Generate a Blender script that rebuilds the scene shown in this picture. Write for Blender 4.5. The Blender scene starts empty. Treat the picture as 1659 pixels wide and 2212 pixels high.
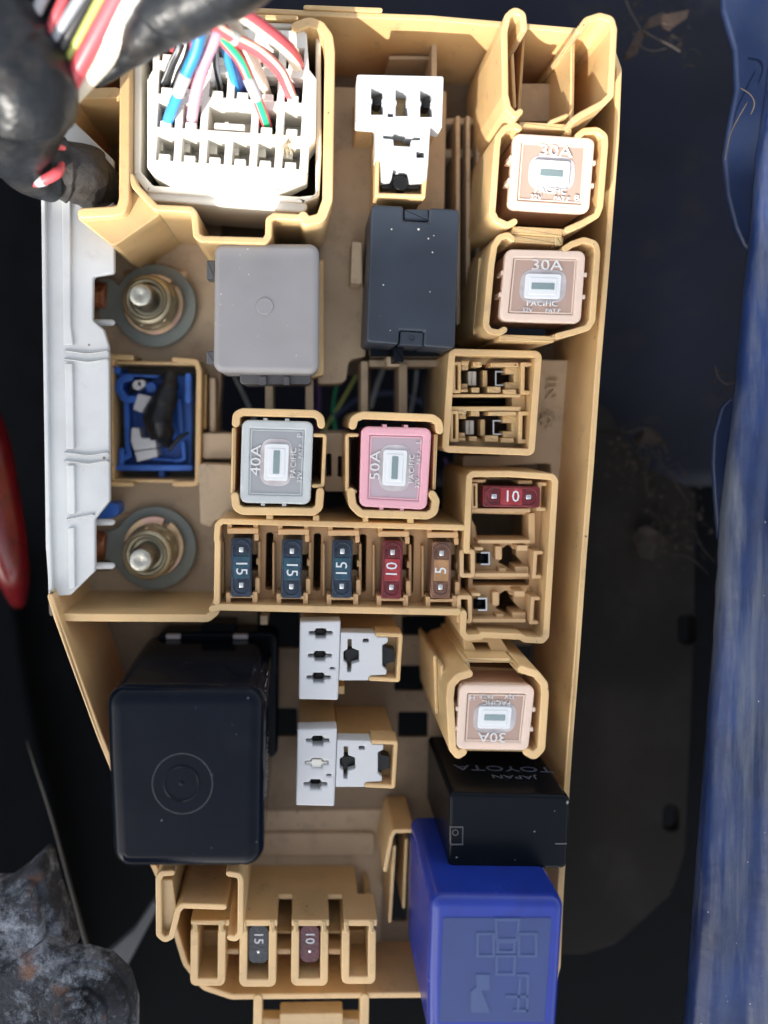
import bpy, bmesh, math, random
from mathutils import Vector, Matrix, noise
random.seed(7)
sc = bpy.context.scene
col = sc.collection
# ---------------------------------------------------------------- camera, world, sun, exposure
U = 0.0001                      # one unit of the layout = 0.1 mm
NX, NY, H = 660.0, 900.0, 1720.0   # foot point of the camera on the layout plane and its height over it
cam_d = bpy.data.cameras.new('camera'); cam = bpy.data.objects.new('camera', cam_d); col.objects.link(cam)
cam.location = (0, 0, H*U); sc.camera = cam
cam_d.sensor_width = 36; cam_d.sensor_fit = 'AUTO'; cam_d.lens = H/2212*36
cam_d.shift_x = (829.5-NX)/2212; cam_d.shift_y = -(1106-NY)/2212
cam_d.clip_start = 0.005; cam_d.clip_end = 50
cam_d.dof.use_dof = True; cam_d.dof.focus_distance = (H+25)*U; cam_d.dof.aperture_fstop = 5.0
SUN = Vector((-0.42, -0.74, 0.53)).normalized()
w = bpy.data.worlds.new('World'); sc.world = w; w.use_nodes = True
nt = w.node_tree; bg = nt.nodes['Background']
sky = nt.nodes.new('ShaderNodeTexSky'); sky.sky_type = 'NISHITA'; sky.sun_disc = False
sky.sun_elevation = math.asin(SUN.z); sky.sun_rotation = math.atan2(SUN.x, SUN.y)
hs = nt.nodes.new('ShaderNodeHueSaturation'); hs.inputs['Saturation'].default_value = .34; sky.dust_density = 2.5
nt.links.new(sky.outputs[0], hs.inputs['Color']); nt.links.new(hs.outputs[0], bg.inputs[0]); bg.inputs[1].default_value = 0.15
sl = bpy.data.lights.new('sun', 'SUN'); so = bpy.data.objects.new('sun', sl); col.objects.link(so)
sl.energy = 3.3; sl.angle = math.radians(0.5); sl.color = (1, .95, .87)
so.rotation_euler = SUN.to_track_quat('Z', 'Y').to_euler()
sc.view_settings.view_transform = 'Standard'; sc.view_settings.look = 'None'
sc.view_settings.exposure = 1.36; sc.view_settings.gamma = 1
sc.cycles.max_bounces = 8; sc.cycles.transparent_max_bounces = 12

def P(x, y, z=0.0):
    d = (H-z)/H
    return Vector((U*(x-NX)*d, -U*(y-NY)*d, U*z))
# ---------------------------------------------------------------- materials
def lin(c): return tuple(((v/255)/12.92 if v/255 <= .04045 else ((v/255+.055)/1.055)**2.4) for v in c)
def mat(name, rgb, rough=.45, metal=0.0, var=.12, scale=90, dirt=None, dirt_amt=.0, dirt_scale=140, bump=.05, bscale=900, bdist=.0006, coat=0.0, spec=.5, speck=None, sss=0.0, trans=0.0, dlo=.55, drough=.65, dwid=.15):
    m = bpy.data.materials.new(name); m.use_nodes = True
    n, l = m.node_tree.nodes, m.node_tree.links
    b = n['Principled BSDF']
    tc = n.new('ShaderNodeTexCoord')
    nz = n.new('ShaderNodeTexNoise'); nz.inputs['Scale'].default_value = scale; nz.inputs['Detail'].default_value = 6
    l.new(tc.outputs['Object'], nz.inputs['Vector'])
    mr = n.new('ShaderNodeMapRange'); mr.inputs['From Min'].default_value = .3; mr.inputs['From Max'].default_value = .7
    mr.inputs['To Min'].default_value = 1-var; mr.inputs['To Max'].default_value = 1+var*.5
    l.new(nz.outputs['Fac'], mr.inputs['Value'])
    mx = n.new('ShaderNodeMix'); mx.data_type = 'RGBA'; mx.blend_type = 'MULTIPLY'; mx.inputs['Factor'].default_value = 1
    mx.inputs['A'].default_value = (*rgb, 1); l.new(mr.outputs[0], mx.inputs['B'])
    out = mx.outputs['Result']
    def layer(colr, sc_, lo, hi, amt, out):
        d = n.new('ShaderNodeTexNoise'); d.inputs['Scale'].default_value = sc_; d.inputs['Detail'].default_value = 9; d.inputs['Roughness'].default_value = drough
        l.new(tc.outputs['Object'], d.inputs['Vector'])
        r = n.new('ShaderNodeMapRange'); r.inputs['From Min'].default_value = lo; r.inputs['From Max'].default_value = hi
        r.inputs['To Max'].default_value = amt; l.new(d.outputs['Fac'], r.inputs['Value'])
        x = n.new('ShaderNodeMix'); x.data_type = 'RGBA'; l.new(r.outputs[0], x.inputs['Factor'])
        l.new(out, x.inputs['A']); x.inputs['B'].default_value = (*colr, 1)
        return x.outputs['Result']
    if dirt: out = layer(dirt, dirt_scale, dlo, dlo+dwid, dirt_amt, out)
    if speck:                                   # small specks of dust
        v = n.new('ShaderNodeTexVoronoi'); v.inputs['Scale'].default_value = speck[1]
        l.new(tc.outputs['Object'], v.inputs['Vector'])
        nz2 = n.new('ShaderNodeTexNoise'); nz2.inputs['Scale'].default_value = speck[1]*.35
        l.new(tc.outputs['Object'], nz2.inputs['Vector'])
        th = n.new('ShaderNodeMapRange'); th.inputs['From Min'].default_value = .46; th.inputs['From Max'].default_value = .75; th.inputs['To Max'].default_value = .14
        l.new(nz2.outputs['Fac'], th.inputs['Value'])
        lt = n.new('ShaderNodeMath'); lt.operation = 'LESS_THAN'; l.new(v.outputs['Distance'], lt.inputs[0]); l.new(th.outputs[0], lt.inputs[1])
        x = n.new('ShaderNodeMix'); x.data_type = 'RGBA'; l.new(lt.outputs[0], x.inputs['Factor'])
        l.new(out, x.inputs['A']); x.inputs['B'].default_value = (*speck[0], 1); out = x.outputs['Result']
    l.new(out, b.inputs['Base Color'])
    b.inputs['Roughness'].default_value = rough; b.inputs['Metallic'].default_value = metal
    b.inputs['Specular IOR Level'].default_value = spec; b.inputs['Coat Weight'].default_value = coat
    rr = n.new('ShaderNodeMapRange'); rr.inputs['To Min'].default_value = rough*.8; rr.inputs['To Max'].default_value = min(1, rough*1.25)
    l.new(nz.outputs['Fac'], rr.inputs['Value']); l.new(rr.outputs[0], b.inputs['Roughness'])
    if sss:
        b.inputs['Subsurface Weight'].default_value = sss; b.inputs['Subsurface Radius'].default_value = (1, .45, .12); b.inputs['Subsurface Scale'].default_value = .0022
    if trans: b.inputs['Transmission Weight'].default_value = trans
    if bump:
        bn = n.new('ShaderNodeTexNoise'); bn.inputs['Scale'].default_value = bscale; bn.inputs['Detail'].default_value = 5
        l.new(tc.outputs['Object'], bn.inputs['Vector'])
        bp = n.new('ShaderNodeBump'); bp.inputs['Strength'].default_value = bump; bp.inputs['Distance'].default_value = bdist
        l.new(bn.outputs['Fac'], bp.inputs['Height']); l.new(bp.outputs[0], b.inputs['Normal'])
    return m
def clear(name, rgb, alpha, rough=.12):
    "clear tinted plastic, slightly cloudy: part transmission, part diffuse"
    m = bpy.data.materials.new(name); m.use_nodes = True
    b = m.node_tree.nodes['Principled BSDF']; b.inputs['Base Color'].default_value = (*rgb, 1); b.inputs['Roughness'].default_value = rough
    b.inputs['Transmission Weight'].default_value = 1-alpha; b.inputs['IOR'].default_value = 1.45
    n, l = m.node_tree.nodes, m.node_tree.links
    tc = n.new('ShaderNodeTexCoord'); nz = n.new('ShaderNodeTexNoise'); nz.inputs['Scale'].default_value = 500; l.new(tc.outputs['Object'], nz.inputs['Vector'])
    bp = n.new('ShaderNodeBump'); bp.inputs['Strength'].default_value = .15; bp.inputs['Distance'].default_value = .0004
    l.new(nz.outputs['Fac'], bp.inputs['Height']); l.new(bp.outputs[0], b.inputs['Normal'])
    return m
dust = (.55, .52, .48)
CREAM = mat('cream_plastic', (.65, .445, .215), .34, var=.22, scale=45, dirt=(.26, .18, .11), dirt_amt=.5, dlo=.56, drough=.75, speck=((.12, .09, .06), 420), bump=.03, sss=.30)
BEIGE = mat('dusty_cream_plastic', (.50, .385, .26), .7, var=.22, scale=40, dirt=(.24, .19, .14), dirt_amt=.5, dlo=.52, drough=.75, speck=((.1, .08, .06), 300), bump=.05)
SHADED_FLOOR = mat('shade_darkened_box_floor', (.26, .19, .125), .75, var=.3, scale=35, dirt=(.10, .075, .055), dirt_amt=.7, dlo=.48, drough=.8, dwid=.25, speck=((.05, .04, .03), 300), bump=.08)  # base colour darkened to stand in for depth shade, plus dirt blotches
WHITE = mat('white_plastic', (.56, .57, .58), .38, var=.05, dirt=(.5, .46, .4), dirt_amt=.3, dlo=.62, bump=.02)
COVERW = mat('milky_white_plastic', (.60, .61, .60), .42, var=.16, scale=60, dirt=(.36, .33, .28), dirt_amt=.5, dlo=.58, dirt_scale=90, speck=((.2, .17, .13), 260), bump=.04)
IVORY = mat('ivory_plastic', (.78, .75, .67), .4, var=.05, dirt=(.5, .4, .28), dirt_amt=.25, dlo=.62, bump=.02)
BLACKG = mat('black_glossy_plastic', (.004, .006, .011), .09, var=.2, speck=((.12, .12, .13), 500), bump=.012, spec=.09, dirt=(.008, .010, .013), dirt_amt=.6)
BLACKM = mat('black_satin_plastic', (.024, .031, .044), .4, var=.2, spec=.35, speck=(dust, 430), bump=.03)
BLACKD = mat('dark_satin_plastic', (.004, .006, .009), .25, var=.25, spec=.1, speck=((.2, .2, .2), 300), bump=.02)
GREYP = mat('grey_plastic', (.26, .25, .25), .45, var=.1, speck=(dust, 520), bump=.04, dirt=(.27, .25, .22), dirt_amt=.4)
BLUER = mat('royal_blue_plastic', (.013, .034, .27), .25, var=.12, bump=.03, sss=.0, coat=.0, spec=.4, dirt=(.016, .026, .17), dirt_amt=.5)
BLUERF = mat('royal_blue_dusty_plastic', (.026, .048, .165), .5, spec=.4, var=.12, bump=.03)
BLUEC = mat('bright_blue_plastic', (.03, .13, .50), .4, var=.3, bump=.04, dirt=(.01, .03, .15), dirt_amt=.5)
TAPE = mat('black_tape', (.012, .014, .017), .36, var=.4, scale=120, bump=.6, bscale=110, bdist=.0022, dirt=(.05, .044, .038), dirt_amt=.5, dlo=.52, speck=(dust, 240), spec=.3)
TAPE2 = mat('dusty_black_tape', (.032, .029, .027), .42, var=.4, scale=120, bump=.8, bscale=110, bdist=.0022, dirt=(.07, .06, .052), dirt_amt=.5, dlo=.5, spec=.3)
ZINC = mat('zinc_plated_steel', (.46, .41, .28), .4, .85, var=.25, bump=.08, dirt=(.35, .25, .15), dirt_amt=.5)
ZINCY = mat('yellow_zinc_steel', (.60, .42, .25), .32, 1, var=.4, scale=200, bump=.05, dirt=(.55, .30, .32), dirt_amt=.7, dlo=.5)
LUG = mat('dull_tinned_copper', (.22, .25, .23), .6, .3, var=.2, bump=.08, dirt=(.26, .25, .2), dirt_amt=.4)
COPPER = mat('copper_strands', (.45, .19, .10), .45, .8, var=.5, scale=900, bump=.6, bscale=1500)
STEEL = mat('bright_steel', (.62, .63, .62), .25, 1, var=.2, bump=.03)
DARK = mat('black_void', (.0025, .003, .004), .9, var=.4, bump=.05, spec=.04)
NAVY = mat('navy_painted_metal', (.005, .0065, .016), .55, spec=.2, var=.5, scale=25, dirt=(.02, .017, .016), dirt_amt=.45, dirt_scale=60, dlo=.55, bump=.1)
BROWNP = mat('dusty_dark_panel', (.011, .0095, .0085), .9, spec=.12, var=.5, scale=22, dirt=(.018, .016, .015), dirt_amt=.7, dirt_scale=35, dlo=.5, bump=.12)
WIREH = {k: mat('wire_'+k, c, .35, var=.1, bump=.02, dirt=tuple(v*.5 for v in c), dirt_amt=.3, dlo=.6) for k, c in dict(
    red=(.60, .085, .10), blue=(.03, .24, .55), pink=(.55, .30, .39), cream=(.78, .70, .55), white=(.78, .77, .74), black=(.018, .018, .02), navy=(.02, .035, .12),
    green=(.02, .45, .20), silver=(.42, .43, .44), yellow=(.48, .52, .13), grey=(.30, .32, .35), purple=(.10, .03, .18), crimson=(.40, .02, .05)).items()}
PEACH = clear('peach_clear_plastic', (1.0, .80, .66), .6, .06)
PEACHB = mat('peach_fuse_body', (.88, .57, .37), .3, var=.1, bump=.02)
PEACHL = mat('peach_smoky_window', (.42, .29, .23), .2, var=.08, bump=.01)
CLEARC = clear('clear_plastic', (.84, .88, .87), .45, .06)
CLEARB = mat('greyish_fuse_body', (.74, .77, .74), .3, var=.1, bump=.02)
CLEARL = mat('smoky_grey_window', (.30, .31, .32), .16, var=.08, bump=.01)
PINKC = clear('pink_clear_plastic', (1.0, .55, .62), .6, .06)
PINKB = mat('red_fuse_body', (.86, .26, .33), .3, var=.1, bump=.02)
PINKL = mat('pinkish_grey_window', (.42, .33, .36), .16, var=.08, bump=.01)
FROST = mat('frosted_white_boss', (.66, .67, .67), .3, var=.04, bump=.02)
LINK = mat('teal_grey_fuse_link', (.28, .36, .36), .25, .5, var=.2, bump=.02)
EMB = clear('clear_raised_letters', (.82, .80, .79), .75, .06)
HALO = mat('painted_glow', (.46, .42, .42), .35, var=.4, scale=200, bump=.03)  # pale colour painting the soft glow round the boss
EMBD = mat('pale_moulded_letters', (.60, .62, .64), .3, var=.05, bump=.0)
def minimat(name, c, c2): return mat(name, c, .13, var=.3, scale=300, dirt=c2, dirt_amt=.6, dlo=.5, dirt_scale=350, bump=.35, bscale=1100, coat=.35, spec=.3)
MINI = dict(blue=minimat('navy_blue_fuse_plastic', (.008, .020, .042), (.015, .055, .085)), red=minimat('red_fuse_plastic', (.13, .008, .012), (.22, .03, .04)),
            tan=minimat('tan_fuse_plastic', (.15, .07, .04), (.26, .13, .07)), dull=minimat('grey_blue_fuse_plastic', (.014, .019, .027), (.03, .04, .05)),
            wine=minimat('wine_red_fuse_plastic', (.085, .014, .024), (.13, .03, .04)))
MINIC = {MINI['blue'].name: minimat('teal_fuse_centre', (.012, .05, .08), (.02, .09, .12)), MINI['red'].name: minimat('bright_red_fuse_centre', (.27, .02, .025), (.36, .06, .07)), MINI['tan'].name: minimat('amber_fuse_centre', (.32, .17, .07), (.4, .22, .12))}  # lighter centre colours imitate the glow of the translucent plastic
# ---------------------------------------------------------------- object helpers
def props(o, label=None, cat=None, group=None, kind=None):
    if label: o['label'] = label
    if cat: o['category'] = cat
    if group: o['group'] = group
    if kind: o['kind'] = kind
def thing(name, label, cat, loc, group=None):
    o = bpy.data.objects.new(name, None); o.empty_display_size = .005; o.location = loc; col.objects.link(o)
    props(o, label, cat, group); return o
def origin(o):
    v = Vector((0, 0, 0))
    while o: v = v + o.location; o = o.parent
    return v
def roundpoly(pts, r, n=4, closed=True):
    out = []; N = len(pts)
    for i, p in enumerate(pts):
        rr = r[i] if isinstance(r, (list, tuple)) else r
        if rr <= 0 or (not closed and i in (0, N-1)): out.append((p[0], p[1])); continue
        a = Vector(pts[i-1][:2])-Vector(p[:2]); b = Vector(pts[(i+1) % N][:2])-Vector(p[:2])
        la, lb = a.length, b.length
        if la < 1e-6 or lb < 1e-6: continue
        a /= la; b /= lb
        c = max(-1, min(1, a.dot(b))); ang = math.acos(c)
        if ang > math.pi-.05: out.append((p[0], p[1])); continue
        t = min(rr/math.tan(ang/2), la*.48, lb*.48); p0 = Vector(p[:2])+a*t; p2 = Vector(p[:2])+b*t
        for k in range(n+1):
            s = k/n; w_ = math.sin(ang/2); q = (p0*(1-s)**2+Vector(p[:2])*(2*w_*s*(1-s))+p2*s*s)/((1-s)**2+2*w_*s*(1-s)+s*s); out.append((q.x, q.y))
    return out
def rect(x0, y0, x1, y1): return [(x0, y0), (x1, y0), (x1, y1), (x0, y1)]
def offs(path, d, closed):
    out = []; N = len(path)
    for i, p in enumerate(path):
        p = Vector(p)
        a = Vector(path[i-1]) if (closed or i > 0) else None; b = Vector(path[(i+1) % N]) if (closed or i < N-1) else None
        t1 = (p-a).normalized() if a is not None else None; t2 = (b-p).normalized() if b is not None else None
        if t1 is None: t1 = t2
        if t2 is None: t2 = t1
        n1 = Vector((-t1.y, t1.x)); n2 = Vector((-t2.y, t2.x)); m = (n1+n2)
        if m.length < 1e-4: m = n1
        m.normalize(); k = max(.5, m.dot(n1)); out.append(tuple(p+m*(d/k)))
    return out
class MB:
    "collects shapes; x,y are layout coordinates read at the shape's own height"
    def __init__(s): s.v = []; s.f = []; s.m = []
    def _add(s, vs, fs, mi=0):
        o = len(s.v); s.v += vs; s.f += [tuple(o+i for i in f) for f in fs]; s.m += [mi]*len(fs)
    def prism(s, poly, zt, zb, holes=(), mi=0, tilt=None):
        # tilt: function (x,y)->dz for the top
        if holes:
            zf = zt if callable(zt) else (lambda x, y: zt)
            loops = [list(poly)]+[list(h) for h in holes]; pts = []; edges = []; faces_in = []
            for lp in loops:
                k = len(pts); pts += [Vector((x, y)) for x, y in lp]; edges += [(k+i, k+(i+1) % len(lp)) for i in range(len(lp))]
            from mathutils.geometry import delaunay_2d_cdt
            ov, oe, of, vo, eo, fo = delaunay_2d_cdt(pts, edges, [], 0, 1e-4)
            mp = {}
            for i, src in enumerate(vo):
                for q in src: mp[q] = i
            def inside(x, y, lp):
                c = False; j = len(lp)-1
                for i in range(len(lp)):
                    (xi, yi), (xj, yj) = lp[i], lp[j]
                    if (yi > y) != (yj > y) and x < (xj-xi)*(y-yi)/(yj-yi)+xi: c = not c
                    j = i
                return c
            n = len(ov); top = [P(v.x, v.y, zf(v.x, v.y)) for v in ov]; bot = [Vector((c.x, c.y, U*zb)) for c in top]; fs = []
            for f in of:
                cx0 = sum(ov[i].x for i in f)/len(f); cy0 = sum(ov[i].y for i in f)/len(f)
                if inside(cx0, cy0, loops[0]) and not any(inside(cx0, cy0, h) for h in loops[1:]): fs.append(list(f)); fs.append([i+n for i in reversed(f)])
            k = 0
            for lp in loops:
                m = len(lp)
                for i in range(m): a, b = mp[k+i], mp[k+(i+1) % m]; fs.append([a, a+n, b+n, b])
                k += m
            s._add(top+bot, fs, mi)
        else:
            n = len(poly)
            top = [P(x, y, zt(x, y) if callable(zt) else zt) for x, y in poly]
            if tilt: 
                for i, (x, y) in enumerate(poly): top[i].z += U*tilt(x, y)
            bot = [Vector((c.x, c.y, U*zb)) for c in top]
            fs = [list(range(n)), list(range(2*n-1, n-1, -1))]+[[i, i+n, (i+1) % n+n, (i+1) % n] for i in range(n)]
            s._add(top+bot, fs, mi)
        return s
    def box(s, x0, y0, x1, y1, zt, zb, r=0, mi=0): return s.prism(roundpoly(rect(x0, y0, x1, y1), r) if r else rect(x0, y0, x1, y1), zt, zb, mi=mi)
    def wall(s, path, w, zt, zb, r=0, closed=False, n=4, mi=0, round_ends=True):
        path = [p[:2] for p in path]
        A, B = offs(path, w/2, closed), offs(path, -w/2, closed)
        if r:
            ra, rb = [], []
            for i, p in enumerate(path):
                a_ = Vector(path[i-1]); b_ = Vector(path[(i+1) % len(path)]); p_ = Vector(p)
                c_ = (p_-a_).cross(b_-p_)                  # + = turns towards the A side
                ra.append(max(2.0, r-w/2) if c_ > 0 else r+w/2); rb.append(r+w/2 if c_ > 0 else max(2.0, r-w/2))
            A, B = roundpoly(A, ra, n, closed), roundpoly(B, rb, n, closed)
        if closed:
            k = len(A); top = [P(x, y, zt(x, y) if callable(zt) else zt) for x, y in A+B]; bot = [Vector((c.x, c.y, U*zb)) for c in top]; n2 = 2*k; fs = []
            for i in range(k):
                j = (i+1) % k
                fs += [[i, j, k+j, k+i], [n2+i, n2+k+i, n2+k+j, n2+j], [i, n2+i, n2+j, j], [k+i, k+j, n2+k+j, n2+k+i]]
            s._add(top+bot, fs, mi)
        else:
            if round_ends:
                def cap(p, q, r_):   # arc from A-end to B-end
                    c = Vector(p); t = (c-Vector(q)).normalized(); nn = Vector((-t.y, t.x)); return [tuple(c+(nn*math.cos(a)+t*math.sin(a))*r_) for a in (math.pi*.2, math.pi*.4, math.pi*.6, math.pi*.8)]
                e1 = cap(path[-1], path[-2], w/2); e0 = cap(path[0], path[1], w/2)
                poly = A+e1+B[::-1]+e0
            else: poly = A+B[::-1]
            s.prism(poly, zt, zb, mi=mi)
        return s
    def ring(s, x0, y0, x1, y1, w, zt, zb, r=0, mi=0):
        return s.wall(rect(x0+w/2, y0+w/2, x1-w/2, y1-w/2), w, zt, zb, r, True, mi=mi)
    def cyl(s, x, y, r, zt, zb, n=28, r2=None, mi=0, rot=0):
        c = P(x, y, zt); k = (H-zt)/H; r2 = r if r2 is None else r2
        top = [c+Vector((U*r*k*math.cos(2*math.pi*i/n+rot), U*r*k*math.sin(2*math.pi*i/n+rot), 0)) for i in range(n)]
        bot = [Vector((c.x+U*r2*k*math.cos(2*math.pi*i/n+rot), c.y+U*r2*k*math.sin(2*math.pi*i/n+rot), U*zb)) for i in range(n)]
        s._add(top+bot, [list(range(n)), list(range(2*n-1, n-1, -1))]+[[i, i+n, (i+1) % n+n, (i+1) % n] for i in range(n)], mi); return s
    def lathe(s, x, y, zref, prof, n=36, mi=0):
        c = P(x, y, zref); vs = []; fs = []
        for (r, z) in prof:
            for i in range(n): a = 2*math.pi*i/n; vs.append(Vector((c.x+U*r*math.cos(a), c.y+U*r*math.sin(a), U*z)))
        for k in range(len(prof)-1):
            for i in range(n): j = (i+1) % n; fs.append([k*n+i, k*n+j, (k+1)*n+j, (k+1)*n+i])
        fs.append([i for i in range(n)][::-1]); fs.append([(len(prof)-1)*n+i for i in range(n)])
        s._add(vs, fs, mi); return s
    def tube(s, pts, r, n=12, stripe=None, sub=6, wob=0, mi=0, smi=1, wf=400, helix=0, pitch=90):
        "pts (x,y,z) layout; r number or list, layout units"
        rs = r if isinstance(r, (list, tuple)) else [r]*len(pts)
        W = [P(*p) for p in pts]; C = []; R = []
        for i in range(len(W)-1):
            p0, p1, p2, p3 = W[max(i-1, 0)], W[i], W[i+1], W[min(i+2, len(W)-1)]
            for k in range(sub):
                t = k/sub; C.append(.5*((2*p1)+(p2-p0)*t+(2*p0-5*p1+4*p2-p3)*t*t+(3*p1-p0-3*p2+p3)*t**3)); R.append(rs[i]*(1-t)+rs[i+1]*t)
        C.append(W[-1]); R.append(rs[-1]); vs = []; up = Vector((0, 0, 1)); 
        run = 0
        for i, c in enumerate(C):
            if i: run += (C[i]-C[i-1]).length/U
            t = (C[min(i+1, len(C)-1)]-C[max(i-1, 0)]).normalized()
            a = t.cross(up)
            if a.length < .2: a = t.cross(Vector((1, 0, 0)))
            a.normalize(); b = a.cross(t).normalized()
            for k in range(n):
                th = 2*math.pi*k/n; q = R[i]*U; d = a*math.cos(th)+b*math.sin(th)
                if wob: q *= 1+wob*noise.fractal((c+d*q)*wf, 1, 2, 3)
                if helix: q *= 1+helix*(((run/pitch+k/n) % 1)**3-.3)
                vs.append(c+d*q)
        fs = []; ms = []
        for i in range(len(C)-1):
            for k in range(n):
                j = (k+1) % n; fs.append([i*n+k, i*n+j, (i+1)*n+j, (i+1)*n+k]); ms.append(smi if (stripe and k in stripe) else mi)
        fs.append(list(range(n))[::-1]); fs.append([(len(C)-1)*n+k for k in range(n)]); ms += [mi, mi]
        o = len(s.v); s.v += vs; s.f += [tuple(o+i for i in f) for f in fs]; s.m += ms; return s
    def build(s, name, mats, parent=None, bevel=2.0, seg=2, smooth=True, loc=None, ang=35):
        me = bpy.data.meshes.new(name)
        if parent is not None: org = origin(parent)
        elif loc is not None: org = Vector(loc)
        else:
            xs = [v.x for v in s.v]; ys = [v.y for v in s.v]; org = Vector(((min(xs)+max(xs))/2, (min(ys)+max(ys))/2, min(v.z for v in s.v)))
        me.from_pydata([v-org for v in s.v], [], s.f); me.update()
        bm = bmesh.new(); bm.from_mesh(me); bmesh.ops.recalc_face_normals(bm, faces=bm.faces); bm.to_mesh(me); bm.free()
        if not isinstance(mats, (list, tuple)): mats = [mats]
        for m in mats: me.materials.append(m)
        me.polygons.foreach_set('material_index', s.m)
        o = bpy.data.objects.new(name, me); col.objects.link(o)
        if parent is not None: o.parent = parent
        else: o.location = org
        if smooth: me.shade_smooth()
        if bevel:
            b = o.modifiers.new('bevel', 'BEVEL'); b.width = bevel*U; b.segments = seg; b.limit_method = 'ANGLE'; b.angle_limit = math.radians(ang)
            b.use_clamp_overlap = False
            wn = o.modifiers.new('normals', 'WEIGHTED_NORMAL'); wn.mode = 'FACE_AREA'; wn.weight = 100; wn.keep_sharp = False
        elif smooth:
            for p in me.polygons: p.use_smooth = True
        return o
def text(s, x, y, z, size, rot, m, parent, name='lettering', extrude=1.2, sx=1.0, matrix=None, thick=0.0):
    cu = bpy.data.curves.new('txt', 'FONT'); cu.body = s; cu.align_x = 'CENTER'; cu.align_y = 'CENTER'; cu.size = 1; cu.extrude = 0; cu.offset = thick; cu.resolution_u = 2
    t = bpy.data.objects.new('txt', cu); col.objects.link(t); bpy.context.view_layer.update()
    me = bpy.data.meshes.new_from_object(t.evaluated_get(bpy.context.evaluated_depsgraph_get())); bpy.data.objects.remove(t); bpy.data.curves.remove(cu)
    # give depth
    bm = bmesh.new(); bm.from_mesh(me); bmesh.ops.remove_doubles(bm, verts=bm.verts, dist=1e-5)
    r = bmesh.ops.extrude_face_region(bm, geom=bm.faces[:]); k = U*size*1.4*(H-z)/H
    ev = [g for g in r['geom'] if isinstance(g, bmesh.types.BMVert)]
    bmesh.ops.translate(bm, verts=ev, vec=(0, 0, U*extrude/k)); bmesh.ops.recalc_face_normals(bm, faces=bm.faces)
    M = matrix if matrix is not None else Matrix.Translation(P(x, y, z))@Matrix.Rotation(math.radians(rot), 4, 'Z')
    M = Matrix.Translation(-origin(parent))@M@Matrix.Diagonal((k*sx, k, k, 1))
    bm.transform(M); bm.to_mesh(me); bm.free(); me.name = name
    me.materials.clear(); me.materials.append(m)
    o = bpy.data.objects.new(name, me); o.parent = parent; col.objects.link(o); return o
# ================================================================ surroundings
m = MB(); m.box(-900, -700, 2900, 3200, -820, -840); o = m.build('engine_bay_floor', DARK, bevel=0); props(o, kind='structure')  # near-black colour stands in for the darkness of the deep cavity
# shade: unseen sheet added beyond the lower left to cast the shade line
def grid_sheet(nx, ny, f, name, mats, smooth=True, thick=None, parent=None, mf=None):
    s = MB(); vs = []; fs = []; ms = []
    for j in range(ny+1):
        for i in range(nx+1): vs.append(f(i/nx, j/ny))
    n1 = nx+1
    for j in range(ny):
        for i in range(nx): fs.append([j*n1+i, j*n1+i+1, (j+1)*n1+i+1, (j+1)*n1+i]); ms.append(mf(i/nx, j/ny) if mf else 0)
    s.v = vs; s.f = fs; s.m = ms
    o = s.build(name, mats, bevel=0, smooth=smooth, parent=parent)
    if thick: so_ = o.modifiers.new('solid', 'SOLIDIFY'); so_.thickness = thick*U; so_.offset = -1
    return o
EDGE_L, EDGE_R = P(-300, 512, 25), P(2300, 512, 25)       # where the shade line falls on the tops of the box
def shade_sheet_surface(u, v):  # surface of the added out-of-view shade sheet
    a = EDGE_L+(EDGE_R-EDGE_L)*(u*1.5-.35)+SUN*0.75
    return a+Vector((0, -.5*v, -.45*v+.02*math.sin(math.pi*u)*v))
bo = grid_sheet(24, 8, shade_sheet_surface, 'unseen_shade_sheet', NAVY, thick=60)
props(bo, 'unseen sheet added to shade the lower part of the fuse box', 'shade sheet')

def navyf(u, v):
    x = 380+1400*u; y = -200+1250*v
    return P(x, y, -520+40*noise.noise(Vector((u*4, v*4, 3)))-120*max(0, v-.3))
o = grid_sheet(40, 30, navyf, 'inner_wing', NAVY, thick=20); props(o, kind='structure')
m = MB(); m.prism(roundpoly([(1270, 860), (1310, 880), (1345, 935), (1400, 1010), (1505, 1060), (1500, 1300), (1490, 1600), (1480, 1840), (1452, 1930), (1330, 2040), (1260, 2062), (1100, 2060), (1100, 900)], 30), -470, -500,
    holes=[roundpoly(rect(1464, 1328, 1504, 1392), 14), roundpoly(rect(1432, 1738, 1468, 1796), 14), ])
o = m.build('splash_shield', BROWNP, bevel=4, smooth=False); props(o, 'dusty dark brown plate with two round holes to the right of the box', 'splash shield')
# ---- blue wing with chipped paint
edge = [(-60, 1668), (140, 1659), (350, 1630), (540, 1615), (650, 1601), (850, 1585), (1106, 1553), (1406, 1537), (1681, 1515), (1856, 1502), (2212, 1476), (2400, 1465)]
def ex(y):
    for (a, b), (c, d) in zip(edge, edge[1:]):
        if y <= c: return b+(d-b)*(y-a)/(c-a)
    return edge[-1][1]
def wingf(u, v):
    y = -60+2450*v; s = u*420
    x = ex(y)+s+2.2*noise.noise(Vector((0, v*60, 1)))*(1 if s < 3 else 0)
    z = -60+75*(1-math.exp(-s/10))+13*math.sin((s-30)/22+.6*noise.noise(Vector((0, v*3, 5))))*min(1, s/50)+.02*s+4*noise.noise(Vector((u*5, v*9, 0)))
    if s < 1: z -= 60
    return P(x, y, z)
WING = mat('worn_blue_paint', (.014, .032, .11), .34, var=.55, spec=.3, scale=45, dirt=(.11, .125, .155), dirt_amt=.8, dirt_scale=75, dlo=.49, speck=((.4, .4, .4), 420), bump=.45, bscale=300, coat=.12)
n_, l_ = WING.node_tree.nodes, WING.node_tree.links
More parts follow.
